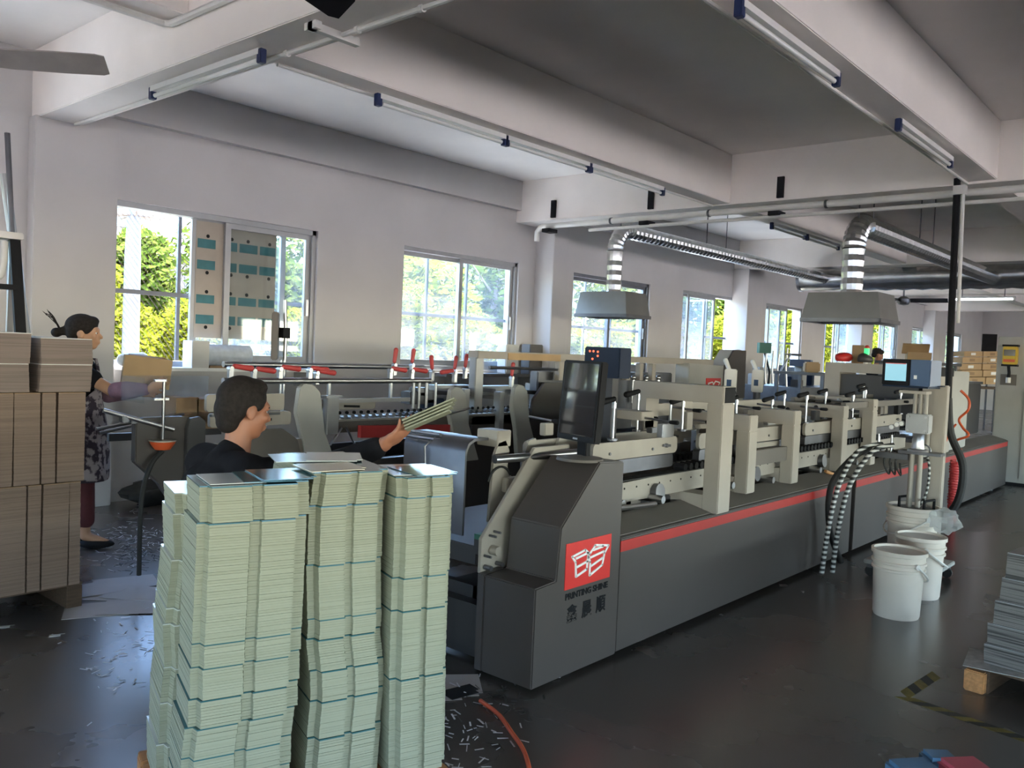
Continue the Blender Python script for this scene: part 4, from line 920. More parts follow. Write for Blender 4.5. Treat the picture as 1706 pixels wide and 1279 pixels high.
def hand(b, wrist, d, palm_n, s=1.0, curl=.5, spread=.10, thumb=1):
    """palm and five fingers; d along the hand, palm_n out of the palm; thumb side = palm_n x d * thumb"""
    d = Vector(d).normalized(); n = Vector(palm_n); n = (n - d*n.dot(d)).normalized(); t = n.cross(d)*thumb
    R = Matrix((d, t, n)).transposed()
    b.capsule(wrist-d*.03*s, wrist+d*.02*s, .027*s, .028*s)
    b.ball(wrist+d*.055*s, (.052*s, .041*s, .017*s), 16, 10, R)
    for k, (off, ln) in enumerate(((.030, .072), (.010, .080), (-.011, .074), (-.030, .058))):
        p = wrist + d*(.092-.006*abs(k-1))*s + t*off*s; dirn = (d + t*spread*(1.2-k*.8)).normalized(); q = p; ang = 0
        for j, fr in enumerate((.45, .32, .25)):
            ang += curl*(.8, 1.0, .8)[j]; dd = dirn*math.cos(ang) + n*math.sin(ang); q2 = q + dd*ln*fr*s
            b.capsule(q, q2, (.0095-.001*j)*s, (.0088-.001*j)*s); q = q2
    p = wrist + d*.03*s + t*.034*s + n*.004*s; q = p + (d*.6 + t*.75 + n*.25).normalized()*.036*s; q2 = q + (d*.9 + t*.15 + n*.45).normalized()*.03*s
    b.capsule(p, q, .013*s, .011*s); b.capsule(q, q2, .0105*s, .009*s)

# ---- the seated worker
DM = 3.55
hc = pt(408, 684, DM); fdir = (RT*.76 + FW*.72); fdir.z = 0; fdir.normalize(); fdirh = (fdir + Vector((0, 0, -.16))).normalized()
man = thing('person', 'seated person in a black top holding card blanks over the pale green stack', 'person', (hc.x, hc.y, 0))
left = Vector((0, 0, 1)).cross(fdir).normalized()
Z = lambda v, z: Vector((v.x, v.y, z))
chest = Z(hc - fdir*.03, hc.z-.36); neck = hc - fdir*.035 - Vector((0, 0, .12)); pelvis = Z(hc - fdir*.12, .44)
shR = Z(hc - left*.185 - fdir*.03, hc.z-.245); shL = Z(hc + left*.19 - fdir*.05, hc.z-.235)
elR = pt(556, 776, DM-.02); wrR = pt(634, 744, DM-.06); hdR = pt(694, 706, DM-.10)
elL = shL + fdir*.10 - Vector((0, 0, .26)); wrL = elL + fdir*.24 - left*.10 + Vector((0, 0, .02))
b = MB()
PH, RH = head(b, hc, fdirh, (0, 0, 1), 1.0)
b.capsule(hc - fdir*.02 - Vector((0, 0, .05)), neck - Vector((0, 0, .10)), .052, .058)
b.capsule(pelvis, chest, .12, .13); b.capsule(shR, shL, .06, .06)
b.capsule(shR, elR, .048, .040); b.capsule(elR, wrR, .038, .027); b.capsule(shL, elL, .048, .040); b.capsule(elL, wrL, .038, .027)
dh = (hdR-wrR).normalized(); hand(b, wrR, dh, Vector((.2, .3, .9)) - dh*.2, 1.12, .42, .06, thumb=1)
hand(b, wrL, fdir, -left, .98, .5)
for sgn in (-1, 1):
    hip = pelvis + left*.09*sgn; knee = hip + fdir*.40 + left*.06*sgn + Vector((0, 0, .02)); ank = Z(knee + fdir*.06, .09)
    b.capsule(hip, knee, .085, .06); b.capsule(knee, ank, .055, .038); b.capsule(ank-Vector((0, 0, .03)), Z(ank+fdir*.15, .045), .04, .035)
body = grow(b, 'body', 'skin_m', man, .0075, 4)
b = MB()   # hair cap: cropped, fuller on top
b.ball(PH(-.024, 0, .050), (.106, .086, .094), 22, 14, RH); b.ball(PH(-.066, 0, .0), (.062, .080, .082), 18, 12, RH); b.ball(PH(.026, 0, .104), (.050, .066, .036), 16, 10, RH)
b.ball(PH(-.066, 0, -.055), (.046, .062, .050), 14, 10, RH)
for y in (-1, 1): b.ball(PH(-.050, .056*y, .012), (.036, .027, .055), 12, 8, RH)
for y in (-1, 1): b.ball(PH(.022, .068*y, .042), (.030, .014, .036), 12, 8, RH)
hr = grow(b, 'hair', 'hair', man, .007, 3)
for y in (-1, 1):
    MB().ball(PH(.076, .030*y, .006), .010, 12, 8).build('eye', 'sclera', man); MB().ball(PH(.0835, .030*y, .006), .0055, 10, 8).build('iris', 'black', man)
    MB().bar(PH(.092, .018*y, .026), PH(.082, .048*y, .026), .005, .007).build('eyebrow', 'hair', man)
b = MB()
b.capsule(pelvis, Z(chest, chest.z+.02), .150, .160); b.capsule(shR-fdir*.03, shL-fdir*.03, .088, .085); b.capsule(chest+left*.06-fdir*.05, chest-left*.06-fdir*.05, .165, .165)
b.capsule(neck-fdir*.02-Vector((0, 0, .06)), neck-fdir*.03-Vector((0, 0, .12)), .068, .10)
b.capsule(shR-left*.0, elR, .072, .062); b.capsule(elR, wrR.lerp(elR, .10), .062, .048); b.capsule(shL, elL, .068, .056); b.capsule(elL, wrL.lerp(elL, .06), .054, .044)
grow(b, 'top', 'shirt_black', man, .009, 4)
b = MB()
for sgn in (-1, 1):
    hip = pelvis + left*.09*sgn; knee = hip + fdir*.40 + left*.06*sgn + Vector((0, 0, .02)); ank = Z(knee + fdir*.06, .12)
    b.capsule(hip, knee, .10, .075); b.capsule(knee, ank, .072, .055)
grow(b, 'trousers', 'blue_dark', man, .012, 4)
b = MB()
for sgn in (-1, 1):
    knee = pelvis + left*.15*sgn + fdir*.40; a = Z(knee+fdir*.03, .05); MB().capsule(a, Z(a+fdir*.18, .045), .05, .042).build('shoe', 'black', man)
# stool
st = thing('stool', 'low stool under the seated worker behind the pale green stack', 'stool', (pelvis.x, pelvis.y, 0))
MB().lathe([(.001, .30), (.15, .30), (.155, .31), (.155, .325), (.14, .335), (.001, .335)], (pelvis.x, pelvis.y, 0), 24).build('seat', 'blue_box', st)
for k in range(4):
    a = PI/4+k*PI/2; MB().cyl((pelvis.x+.15*math.cos(a), pelvis.y+.15*math.sin(a), 0), (pelvis.x+.10*math.cos(a), pelvis.y+.10*math.sin(a), .30), .013, 8).build('leg', 'steel_dark', st)
# the card blanks in the hand: a fan of strips
h0 = hdR + UP*.012; h1 = pt(762, 672, DM-.12); dd = (h1-h0).normalized(); sd = dd.cross(-FW).normalized(); nn = sd.cross(dd)
for k in range(4):
    o_ = sd*(.012*(k-1.5)) + nn*(.006*k)
    b = MB().bar(h0-dd*.05+o_, h1+o_-dd*.012*k, .038, .006, up=(sd+nn*.35))
    tag(b.build('card_blank', 'ream_green', smooth=0), 'folded pale green card blank held in the seated worker’s hand'.replace('’', "'"), 'card blank', 'card blanks held in the hand')

# ---- the standing worker
DW = 5.85
hw = pt(141, 556, DW); fw_ = (RT*.96 + FW*.22); fw_.z = 0; fw_.normalize(); lw = Vector((0, 0, 1)).cross(fw_).normalized()
wom = thing('person', 'standing person in a dark top and floral apron holding out a carton', 'person', (hw.x-fw_.x*.04, hw.y-fw_.y*.04, 0))
base = Z(hw - fw_*.05, 0); zs = hw.z
pel = Z(base, .86); ch = Z(base + fw_*.0, zs-.36)
sR = Z(base - lw*.15 + fw_*.02, zs-.235); sL = Z(base + lw*.15 + fw_*.02, zs-.235)
eR = pt(186, 651, DW-.14); wR = pt(247, 649, DW-.15); hR = pt(274, 636, DW-.14)
eL = sL + fw_*.13 - Vector((0, 0, .20)); wL = eL + fw_*.22 + Vector((0, 0, .03))
b = MB()
PW, RW = head(b, hw, fw_, (0, 0, 1), .96)
b.capsule(hw - fw_*.025 - Vector((0, 0, .05)), hw - fw_*.04 - Vector((0, 0, .20)), .046, .054)
b.capsule(pel, ch, .125, .115); b.capsule(sR, sL, .052, .052)
b.capsule(sR, eR, .046, .040); b.capsule(eR, wR, .038, .026); b.capsule(sL, eL, .044, .038); b.capsule(eL, wL, .037, .026)
hand(b, wR, (hR-wR), lw*1.0 + Vector((0, 0, .2)), .92, .25, .12, thumb=1); hand(b, wL, fw_, -lw, .92, .25)
feet = []
for sgn, adv in ((-1, .10), (1, -.06)):
    hip = pel + lw*.08*sgn; kn = Z(hip + fw_*(adv*.5+.03), .47); an = Z(base + lw*.08*sgn + fw_*adv, .09)
    b.capsule(hip, kn, .09, .058); b.capsule(kn, an, .052, .034); b.capsule(an, Z(an+fw_*.14, .04), .034, .026); feet.append((an, hip, kn))
grow(b, 'body', 'skin_w', wom, .009, 4)
b = MB(); b.ball(PW(-.022, 0, .055), (.106, .086, .084), 20, 14, RW); b.ball(PW(-.065, 0, .005), (.055, .074, .070), 16, 12, RW); b.ball(PW(.045, 0, .090), (.048, .066, .036), 14, 10, RW)
for y in (-1, 1): b.ball(PW(.03, .070*y, .035), (.030, .014, .040), 12, 8, RW)
b.capsule(PW(-.11, 0, .02), PW(-.15, 0, .01), .034, .030); b.ball(PW(-.185, 0, .0), (.036, .040, .034), 14, 10)
hw_o = grow(b, 'hair', 'hair', wom, .009, 3)
for k in range(7):
    s0 = PW(-.16, .01*(k-3), .02); MB().tube(spline([s0, s0+Vector((-.02*fw_.x*k*.3, -.01, .06+.01*(k % 3))) - fw_*.03, s0 - fw_*(.05+.012*k) + Vector((0, 0, .10+.012*(k % 4)))], 4), [.003]*8+[.001], 4).build('hair_strand', 'hair', hw_o)
for y in (-1, 1):
    MB().ball(PW(.080, .029*y, .006), .010, 12, 8).build('eye', 'sclera', wom); MB().ball(PW(.088, .029*y, .006), .005, 10, 8).build('iris', 'black', wom)
b = MB(); b.capsule(Z(pel, .98), ch, .142, .135); b.capsule(sR, sL, .070, .070); b.capsule(sR, sR.lerp(eR, .5), .068, .066); b.capsule(sL, sL.lerp(eL, .5), .066, .062); b.capsule(hw-fw_*.03-Vector((0, 0, .165)), hw-fw_*.035-Vector((0, 0, .20)), .062, .085)
grow(b, 'top', 'shirt_black', wom, .010, 4)
b = MB(); b.capsule(eR.lerp(wR, .12), eR.lerp(wR, .40), .056, .062); b.capsule(eR.lerp(wR, .40), eR.lerp(wR, .9), .062, .042); grow(b, 'oversleeve', 'sleeve', wom, .008, 4)
b = MB(); b.capsule(eL.lerp(wL, .12), eL.lerp(wL, .9), .056, .042); grow(b, 'oversleeve', 'sleeve', wom, .010, 4)
# apron: open cone, front and sides
b = MB(); N_ = 22; rows = []
for z, rx, ry, half in ((1.10, .148, .160, .55), (1.0, .154, .168, 1.3), (.90, .172, .185, 2.5), (.70, .195, .20, 2.5), (.52, .205, .21, 2.4), (.47, .205, .21, 2.35)):
    row = []
    for i in range(N_+1):
        a = -half + 2*half*i/N_; wob = .008*math.sin(a*5+z*9)
        row.append(Z(base, z) + fw_*((rx+wob)*math.cos(a)+.015) + lw*((ry+wob)*math.sin(a)))
    rows.append(row)
vs = [p for r2 in rows for p in r2]; W_ = N_+1
b.add(vs, [(i*W_+j, i*W_+j+1, (i+1)*W_+j+1, (i+1)*W_+j) for i in range(len(rows)-1) for j in range(N_)])
ap = b.build('apron', 'apron', wom, smooth=180); md = ap.modifiers.new('cloth', 'SOLIDIFY'); md.thickness = .006
b = MB()
for y in (-1, 1): b.tube([Z(base, 1.10)+fw_*.15+lw*.07*y, Z(base, 1.30)+fw_*.10+lw*.11*y, Z(base, zs-.17)-lw*-.08*y], .012, 6)
b.build('apron_strap', 'apron', wom)
b = MB()
for an, hip, kn in feet: b.capsule(hip, kn, .105, .078); b.capsule(kn, Z(an, .20), .074, .060)
grow(b, 'trousers', 'pants_red', wom, .012, 4)
for an, hip, kn in feet:
    MB().ball(Z(an+fw_*.07, .035), (.12, .042, .034), 16, 10, Matrix((fw_, lw, Vector((0, 0, 1)))).transposed()).build('shoe', 'black', wom)
# carton in the hands
cb_ = thing('carton', 'open kraft carton in the hands of the standing worker', 'carton', pt(243, 622, DW-.02))
cc = pt(244, 620, DW-.02); RC = Matrix.Rotation(math.atan2(fw_.y, fw_.x)+.25, 3, 'Z') @ Matrix.Rotation(.10, 3, 'Y')
MB().cbox(cc, (.30, .18, .205), RC).build('body', 'kraft', cb_, bevel=.003)
MB().cbox(cc+RC @ Vector((-.02, -.02, .105)), (.21, .10, .006), RC @ Matrix.Rotation(.08, 3, 'X')).build('flap', 'kraft_dark', cb_)
MB().cbox(cc+RC @ Vector((.05, .04, .106)), (.13, .08, .006), RC @ Matrix.Rotation(-.1, 3, 'X')).build('flap', 'kraft', cb_)

# ---- the worker far down the hall
DF = 16.5; hf = pt(1462, 592, DF); ff = (RT*.9 - FW*.1); ff.z = 0; ff.normalize(); lf = Vector((0, 0, 1)).cross(ff).normalized()
far = thing('person', 'distant person in a black shirt looking down by the far windows', 'person', (hf.x, hf.y, 0))
bs = Z(hf - ff*.04, 0); b = MB(); PF, RF = head(b, hf, (ff+Vector((0, 0, -.35))).normalized(), (0, 0, 1), 1.0)
b.capsule(hf-Vector((0, 0, .05)), hf-Vector((0, 0, .2)), .05, .056); b.capsule(Z(bs, .95), Z(bs, hf.z-.38), .12, .13)
sr, sl = Z(bs-lf*.17, hf.z-.26), Z(bs+lf*.17, hf.z-.26); b.capsule(sr, sl, .055, .055)
for s_ in (sr, sl):
    e_ = s_ + ff*.08-Vector((0, 0, .27)); w_ = e_+ff*.22+Vector((0, 0, .02)); b.capsule(s_, e_, .045, .038); b.capsule(e_, w_, .036, .026); hand(b, w_, ff, Vector((0, 0, -1)), .95)
for sg in (-1, 1): b.capsule(Z(bs+lf*.09*sg, .92), Z(bs+lf*.09*sg+ff*.02, .48), .085, .056); b.capsule(Z(bs+lf*.09*sg+ff*.02, .48), Z(bs+lf*.09*sg, .08), .05, .036); b.capsule(Z(bs+lf*.09*sg, .05), Z(bs+lf*.09*sg+ff*.14, .04), .036, .03)
grow(b, 'body', 'skin_m', far, .011, 4)
b = MB(); b.ball(PF(-.02, 0, .055), (.106, .086, .086), 18, 12, RF); b.ball(PF(-.06, 0, .0), (.056, .074, .075), 16, 10, RF); b.ball(PF(.045, 0, .09), (.05, .066, .036), 14, 10, RF); grow(b, 'hair', 'hair', far, .011, 3)
b = MB(); b.capsule(Z(bs, .95), Z(bs, hf.z-.36), .15, .15); b.capsule(sr, sl, .075, .075)
for s_ in (sr, sl): b.capsule(s_, s_+ff*.05-Vector((0, 0, .17)), .066, .062)
grow(b, 'shirt', 'shirt_black', far, .013, 4)
b = MB()
for sg in (-1, 1): b.capsule(Z(bs+lf*.09*sg, .92), Z(bs+lf*.09*sg+ff*.02, .48), .10, .07); b.capsule(Z(bs+lf*.09*sg+ff*.02, .48), Z(bs+lf*.09*sg, .12), .066, .055)
grow(b, 'trousers', 'blue_dark', far, .014, 4)
# ================================================================== right side: pump, pails, cabinet
def pail(c, r, h, label, lid=False, handle_a=0.0, hz=None):
    root = thing('pail', label, 'pail', (c.x, c.y, c.z), group='white plastic pails')
    MB().lathe([(.001, 0), (r*.86, 0), (r*.90, .015), (r*.97, h*.70), (r*1.04, h*.71), (r*1.04, h*.74), (r*.99, h*.75), (r*.99, h*.80), (r*1.06, h*.81), (r*1.06, h*.84), (r*1.0, h*.85), (r*1.01, h*.93), (r*1.08, h*.94), (r*1.08, h), (r*.98, h), (r*.96, h*.93), (r*.92, .02 if not lid else h*.9), (.001, .02 if not lid else h*.9)], c, 36).build('body', 'pail', root, smooth=40)
    if lid: MB().lathe([(.001, h*.95), (r*.95, h*.95), (r*.95, h*.965), (.001, h*.97)], c, 30).build('glue_surface', 'white_plastic', root)
    pts = []; d = Vector((math.cos(handle_a), math.sin(handle_a), 0)); s = Vector((-d.y, d.x, 0))
    for i in range(13):
        t = PI*i/12; pts.append(c + s*math.cos(t)*r*1.10 + d*math.sin(t)*r*1.12 + Vector((0, 0, h*.82 - math.sin(t)*(h*.30 if hz is None else hz))))
    MB().tube(pts, .007, 6).build('handle', 'white_plastic', root)
    for sg in (1, -1): MB().cyl(c+s*sg*r*1.0+Vector((0, 0, h*.82)), c+s*sg*r*1.13+Vector((0, 0, h*.82)), .016, 10).build('handle_boss', 'white_plastic', root)
    return root
u = onz(1510, 1037); dv = Vector((FW.x, FW.y, 0)).normalized()
pail(u+dv*.14, .145, .40, 'white pail in front, nearest the camera', True, -.6)
u2 = onz(1530, 1003); pail(u2+dv*.14+Vector((.06, -.04, 0)), .145, .40, 'white pail half hidden behind the front pail', True, -1.1)
CT = Vector((6.42, 1.76, 0))
cart = thing('pump_cart', 'low steel cart on casters carrying the glue pump and its pail', 'cart', CT)
Bx(CT.x-.24, CT.x+.24, CT.y-.26, CT.y+.22, .09, .12).build('deck', 'cabinet', cart, bevel=.005)
for sx in (-.2, .2):
    for sy in (-.22, .18):
        MB().cyl((CT.x+sx-.012, CT.y+sy, .036), (CT.x+sx+.012, CT.y+sy, .036), .036, 14).build('caster', 'rubber', cart); Bx(CT.x+sx-.02, CT.x+sx+.02, CT.y+sy-.02, CT.y+sy+.02, .06, .09).build('caster_fork', 'steel_dark', cart)
pc = CT+Vector((-.06, -.04, .12))
pail(pc, .165, .40, 'white glue pail on the cart under the pump', False, 2.4)
pump = thing('glue_pump', 'steel glue pump standing in the pail on the cart', 'pump', pc+Vector((0, 0, .38)))
z0 = .12+.36
MB().lathe([(.001, z0), (.155, z0), (.155, z0+.02), (.001, z0+.022)], (pc.x, pc.y, 0), 30).build('follower_plate', 'steel_dark', pump)
for k in (-1, 1): MB().tube([(pc.x+.03*k-.05, pc.y+.09*k, z0+.02), (pc.x+.03*k-.05, pc.y+.09*k, z0+.09), (pc.x+.03*k+.08, pc.y+.09*k-.03, z0+.09), (pc.x+.03*k+.08, pc.y+.09*k-.03, z0+.02)], .010, 8).build('plate_handle', 'black', pump)
for dy in (-.025, .03): MB().cyl((pc.x, pc.y+dy, z0), (pc.x, pc.y+dy, .88), .018, 12).build('lower_tube', 'plate', pump)
Bx(pc.x-.02, pc.x+.10, pc.y-.16, pc.y+.12, .88, .90).build('bridge_plate', 'steel_dark', pump)
MB().lathe([(.001, .90), (.07, .90), (.065, .915), (.045, .92), (.04, .95), (.04, 1.02), (.045, 1.03), (.001, 1.035)], (pc.x+.02, pc.y, 0), 20).build('pump_base', 'steel', pump)
bk = Bx(pc.x-.045, pc.x+.065, pc.y-.075, pc.y+.075, 1.03, 1.165).build('valve_block', 'alu', pump, bevel=.008)
for sy in (-.055, .055):
    for z in (1.05, 1.145): MB().cyl((pc.x-.052, pc.y+sy, z), (pc.x-.045, pc.y+sy, z), .008, 8).build('bolt', 'steel', bk)
for dy in (-.035, 0, .035): MB().cyl((pc.x+.02, pc.y+dy, 1.165), (pc.x+.02, pc.y+dy, 1.305), .015, 10).build('air_cylinder', 'plate', pump)
Bx(pc.x-.05, pc.x+.09, pc.y-.05, pc.y+.13, 1.305, 1.325).build('top_plate', 'cream', pump, bevel=.003)
for p in ((-.02, .13, 1.08), (-.02, .165, 1.06), (-.02, .10, 1.09)):
    g = MB().cyl((pc.x+p[0], pc.y+p[1], p[2]), (pc.x+p[0]-.03, pc.y+p[1], p[2]), .019, 14).build('gauge', 'steel', pump); MB().cyl((pc.x+p[0]-.03, pc.y+p[1], p[2]), (pc.x+p[0]-.033, pc.y+p[1], p[2]), .015, 14).build('dial', 'white', g)
MB().cyl((pc.x, pc.y+.02, 1.0), (pc.x, pc.y+.26, .99), .008, 8).build('tie_bar', 'steel', pump)
for y in (.26, .17): MB().cyl((pc.x, pc.y+y, .87), (pc.x, pc.y+y, 1.0), .010, 8).build('guide_post', 'steel', pump)
Bx(pc.x-.03, pc.x+.05, pc.y+.05, pc.y+.38, .835, .875).build('arm_beam', 'steel_dark', pump)
# column of the lift, gauge
lift = thing('lift_column', 'cream square lift column beside the glue pump with a round gauge', 'column', (6.55, 1.62, .12))
Bx(6.50, 6.58, 1.585, 1.675, .12, 1.37).build('post', 'cream', lift, bevel=.006)
MB().cyl((6.47, 1.70, .90), (6.44, 1.70, .90), .047, 20).build('gauge', 'white', lift); MB().tube(arc((6.44, 1.70, .90), .047, 0, 2*PI, 20, 'yz'), .006, 6).build('gauge_rim', 'steel_dark', lift)
MB().cyl((6.48, 1.69, .94), (6.48, 1.69, 1.06), .018, 10).build('regulator', 'plate', lift)
# controller with lit screen
ct = thing('controller', 'blue control unit with a lit pale screen above the glue pump', 'controller', (6.45, 1.72, 1.43))
RB = Matrix.Rotation(math.radians(-12), 3, 'Z'); cc = pt(1519, 621, 6.05)
MB().cbox(cc, (.16, .345, .185), RB).build('case', 'blue_box', ct, bevel=.006)
MB().cbox(cc+RB @ Vector((-.083, .07, 0)), (.012, .205, .185), RB).build('bezel', 'black', ct, bevel=.004)
MB().cbox(cc+RB @ Vector((-.0905, .07, 0)), (.003, .155, .125), RB).build('screen', 'screen_lit', ct)
MB().cbox(cc+RB @ Vector((-.0925, .07, .060)), (.001, .150, .006), RB).build('screen_bar', 'screen_bar', ct)
MB().cbox(cc+RB @ Vector((-.0815, -.07, -.03)), (.002, .022, .026), RB).build('badge', 'white', ct)
Bx(6.44, 6.56, 1.60, 1.70, 1.36, cc.z-.085).build('mount', 'blue_dark', ct)
MB().cbox(cc+Vector((0, 0, -.10)), (.17, .33, .012), RB).build('tray', 'blue_dark', ct)
# hoses
def hose(name, pts, r, key, label): return tag(MB().tube(spline(pts, 8), r, 8).build(name, key, smooth=60), label, 'hose')
hose('braided_hose', [(6.34, 1.95, .93), (6.15, 2.05, .88), (5.95, 2.1, .65), (5.85, 2.12, .35), (5.83, 2.14, .04)], .017, 'braid', 'black and white braided hose hanging beside the pump, left of two')
hose('braided_hose', [(6.36, 1.88, .93), (6.2, 1.97, .88), (6.02, 2.05, .65), (5.93, 2.08, .35), (5.92, 2.10, .04)], .017, 'braid', 'black and white braided hose hanging beside the pump, right of two')
hose('braided_hose', [(6.50, 1.72, .93), (6.46, 1.66, .80), (6.44, 1.66, .62), (6.42, 1.70, .51)], .009, 'braid', 'thin patterned hose behind the pump tube dropping into the pail')
hose('rubber_hose', [(6.3, 2.02, .90), (6.1, 2.08, .82), (6.02, 2.18, .62), (6.1, 2.2, .3), (6.2, 2.14, .06)], .022, 'rubber', 'black rubber hose bending down past the machine side')
for k in range(3): hose('cable', [(6.36, 1.92-.04*k, .90), (6.34, 1.93-.04*k, .80), (6.37, 1.9-.04*k, .72), (6.40, 1.9-.03*k, .80)], .007, 'rubber', f'short looped dark cable under the pump arm, {"first second third".split()[k]} of three')
hose('air_hose', [(9.1, 2.1, 1.28), (9.12, 2.03, 1.2), (9.1, 2.02, 1.1), (9.12, 2.1, 1.0), (9.1, 2.06, .92), (9.08, 2.0, .85), (9.1, 2.12, .78), (9.1, 2.06, .70)], .012, 'orange', 'orange coiled air hose hanging from the machine near the black pole')
hose('air_hose', [(9.1, 2.12, .95), (9.1, 2.18, .85), (9.05, 2.2, .76), (9.1, 2.34, .655)], .010, 'orange', 'short orange air hose beside the coiled one')
b = MB()
rt = thing('coiled_hose', 'thick red coiled hose hanging down the machine side to the floor', 'hose', (8.8, 2.06, .0))
MB().tube([(8.8+.035*math.cos(t*1.3), 2.04+.035*math.sin(t*1.3), .62-.005*t*1.0) for t in range(118)], .013, 6).build('coil', 'red_soft', rt, smooth=60)
# wooden brush on the machine edge
br = thing('brush', 'wooden handled brush lying on the near machine edge', 'brush', (6.25, 2.36, .66))
MB().tube(spline([ony(1375, 785, 2.42), ony(1390, 792, 2.40), ony(1404, 802, 2.37)]), [.012, .013, .014, .015, .016, .018, .02, .022, .024, .026, .028, .03, .026], 10).build('handle', 'wood', br)
MB().cyl(ony(1404, 801, 2.37), ony(1414, 808, 2.36), .032, 12).build('bristles', 'paper', br)
# crumpled clear bag at the cart
bg_ = thing('plastic_bag', 'crumpled clear plastic bag hanging at the pump pail', 'bag', (6.5, 1.5, .4))
b = MB(); cbg = pt(1574, 868, 5.7); rnd = random.Random(9)
b.ball(cbg, (.10, .10, .075), 16, 12)
b.v = [cbg + (p-cbg)*(1+.55*noise.noise(p*22)) for p in b.v]
b.build('bag', 'bag', bg_, smooth=20)
# cabinet with charger
cab = thing('steel_cabinet', 'tall grey steel cabinet at the right edge with a yellow unit on it', 'cabinet', (12.9, 2.0, 0))
Bx(12.6, 13.2, 1.45, 2.5, .04, 1.93).build('body', 'cabinet', cab, bevel=.01)
Bx(12.585, 12.6, 1.5, 2.16, .1, 1.86).build('door', 'cabinet', cab, bevel=.004); Bx(12.58, 12.6, 2.26, 2.44, 1.30, 1.44).build('vent_plate', 'machine_top', cab)
Bx(12.62, 13.18, 1.47, 2.48, 0, .04).build('plinth', 'black', cab)
un = thing('charger_unit', 'yellow control unit mounted high on the grey cabinet', 'control unit', (12.57, 2.38, 1.65))
Bx(12.48, 12.6, 2.255, 2.415, 1.57, 1.80).build('case', 'yellow', un, bevel=.01); Bx(12.475, 12.481, 2.27, 2.40, 1.68, 1.76).build('display', 'black_gloss', un); Bx(12.475, 12.481, 2.27, 2.40, 1.60, 1.635).build('label_plate', 'orange', un)
Bx(12.49, 12.6, 2.245, 2.425, 1.80, 1.825).build('cap', 'black', un); Bx(12.49, 12.6, 2.245, 2.425, 1.545, 1.57).build('cap', 'black', un)
MB().tube([(12.55, 2.35, 1.55), (12.56, 2.34, 1.46), (12.56, 2.345, 1.38)], .018, 8).build('cable', 'black', un); MB().cyl((12.56, 2.345, 1.40), (12.56, 2.345, 1.33), .03, 10).build('plug', 'white_plastic', un)
# dark cupboard behind the orange hoses
dk = thing('dark_cabinet', 'dark grey equipment cabinet between the black pole and the tall cabinet', 'cabinet', (12.0, 2.9, 0))
Bx(11.6, 12.4, 2.62, 3.5, .66, 1.30).build('body', 'machine_dark', dk, bevel=.01); Bx(11.57, 11.6, 2.66, 2.98, .70, 1.26).build('door', 'machine_grey', dk); Bx(11.4, 12.4, 2.6, 3.6, 1.30, 1.33).build('top', 'steel_dark', dk)
Bx(11.57, 11.6, 3.02, 3.46, .70, 1.26).build('door', 'black', dk)
rnd = random.Random(21)
for k in range(9):
    y = 2.64+k*.1; x = 11.45+rnd.random()*.6; h = rnd.uniform(.05, .12); r = rnd.uniform(.02, .04)
    kind_ = ['small steel fitting', 'short steel nozzle', 'little steel cap'][k % 3]
    o = MB().lathe([(.001, 0), (r, 0), (r, h*.5), (r*.55, h*.6), (r*.5, h), (.001, h)], (x, y, 1.33), 12).build('metal_fitting', 'steel', smooth=40)
    tag(o, f'{kind_} lying on top of the dark cabinet, {"1st 2nd 3rd 4th 5th 6th 7th 8th 9th".split()[k]} from the right', 'fitting', 'fittings on the dark cabinet')
gb = thing('bottle', 'green bottle with a white label on the dark cabinet', 'bottle', (11.5, 2.78, 1.33))
MB().lathe([(.001, 0), (.045, 0), (.045, .16), (.018, .21), (.018, .25), (.001, .25)], (11.5, 2.78, 1.33), 16).build('glass', 'green_belt', gb); MB().lathe([(.046, .04), (.047, .04), (.047, .13), (.046, .13)], (11.5, 2.78, 1.33), 16).build('label', 'paper', gb); MB().cyl((11.5, 2.78, 1.57), (11.5, 2.78, 1.60), .022, 12).build('cap', 'white', gb)
# ---- far props: cartons, shelves, equipment
wh = ['far left', 'middle', 'right']
n = 0
ROWN = ['bottom row', 'second row', 'third row', 'fourth row', 'top row']
for row, (py, x0, x1, hpx) in enumerate(((634, 1562, 1668, 13), (622, 1592, 1664, 12), (611, 1590, 1664, 11.5), (600, 1594, 1662, 11), (590, 1597, 1660, 10))):
    nb = [3, 2, 2, 2, 2][row]
    for k in range(nb):
        pa = pt(x0+(x1-x0)*k/nb, py, 20.0); pb = pt(x0+(x1-x0)*(k+1)/nb-1.2, py, 20.0); cN = (pa+pb)/2; L = (pb-pa).length; h = hpx/1415*20
        d = (pb-pa).normalized()
        o = thing('carton', f'brown carton in the far pile on the right, {ROWN[row]}, {"first second third".split()[k]} from the left', 'carton', (cN.x, cN.y, cN.z-h/2), group='cartons piled far right')
        MB().cbox(cN, (L, .5, h*.87), Matrix((d, Vector((-d.y, d.x, 0)), Vector((0, 0, 1)))).transposed()).build('box', 'kraft', o, bevel=.006)
        fr_ = Vector((d.y, -d.x, 0))
        MB().cbox(cN+fr_*.252, (L*.25, .004, h*.4), Matrix((d, Vector((-d.y, d.x, 0)), Vector((0, 0, 1)))).transposed()).build('label', 'white' if (k+row) % 2 == 0 else 'kraft_dark', o)
pa = pt(1610, 652, 20.0); sh = thing('storage_table', 'long low table carrying the far carton pile', 'table', (pa.x, pa.y, 0))
dT = Vector((RT.x, RT.y, 0)).normalized(); RTb = Matrix((dT, Vector((-dT.y, dT.x, 0)), Vector((0, 0, 1)))).transposed()
zt = pt(1610, 642, 20).z
MB().cbox((pa.x, pa.y, zt-.04), (1.9, .7, .05), RTb).build('top', 'wood_dark', sh)
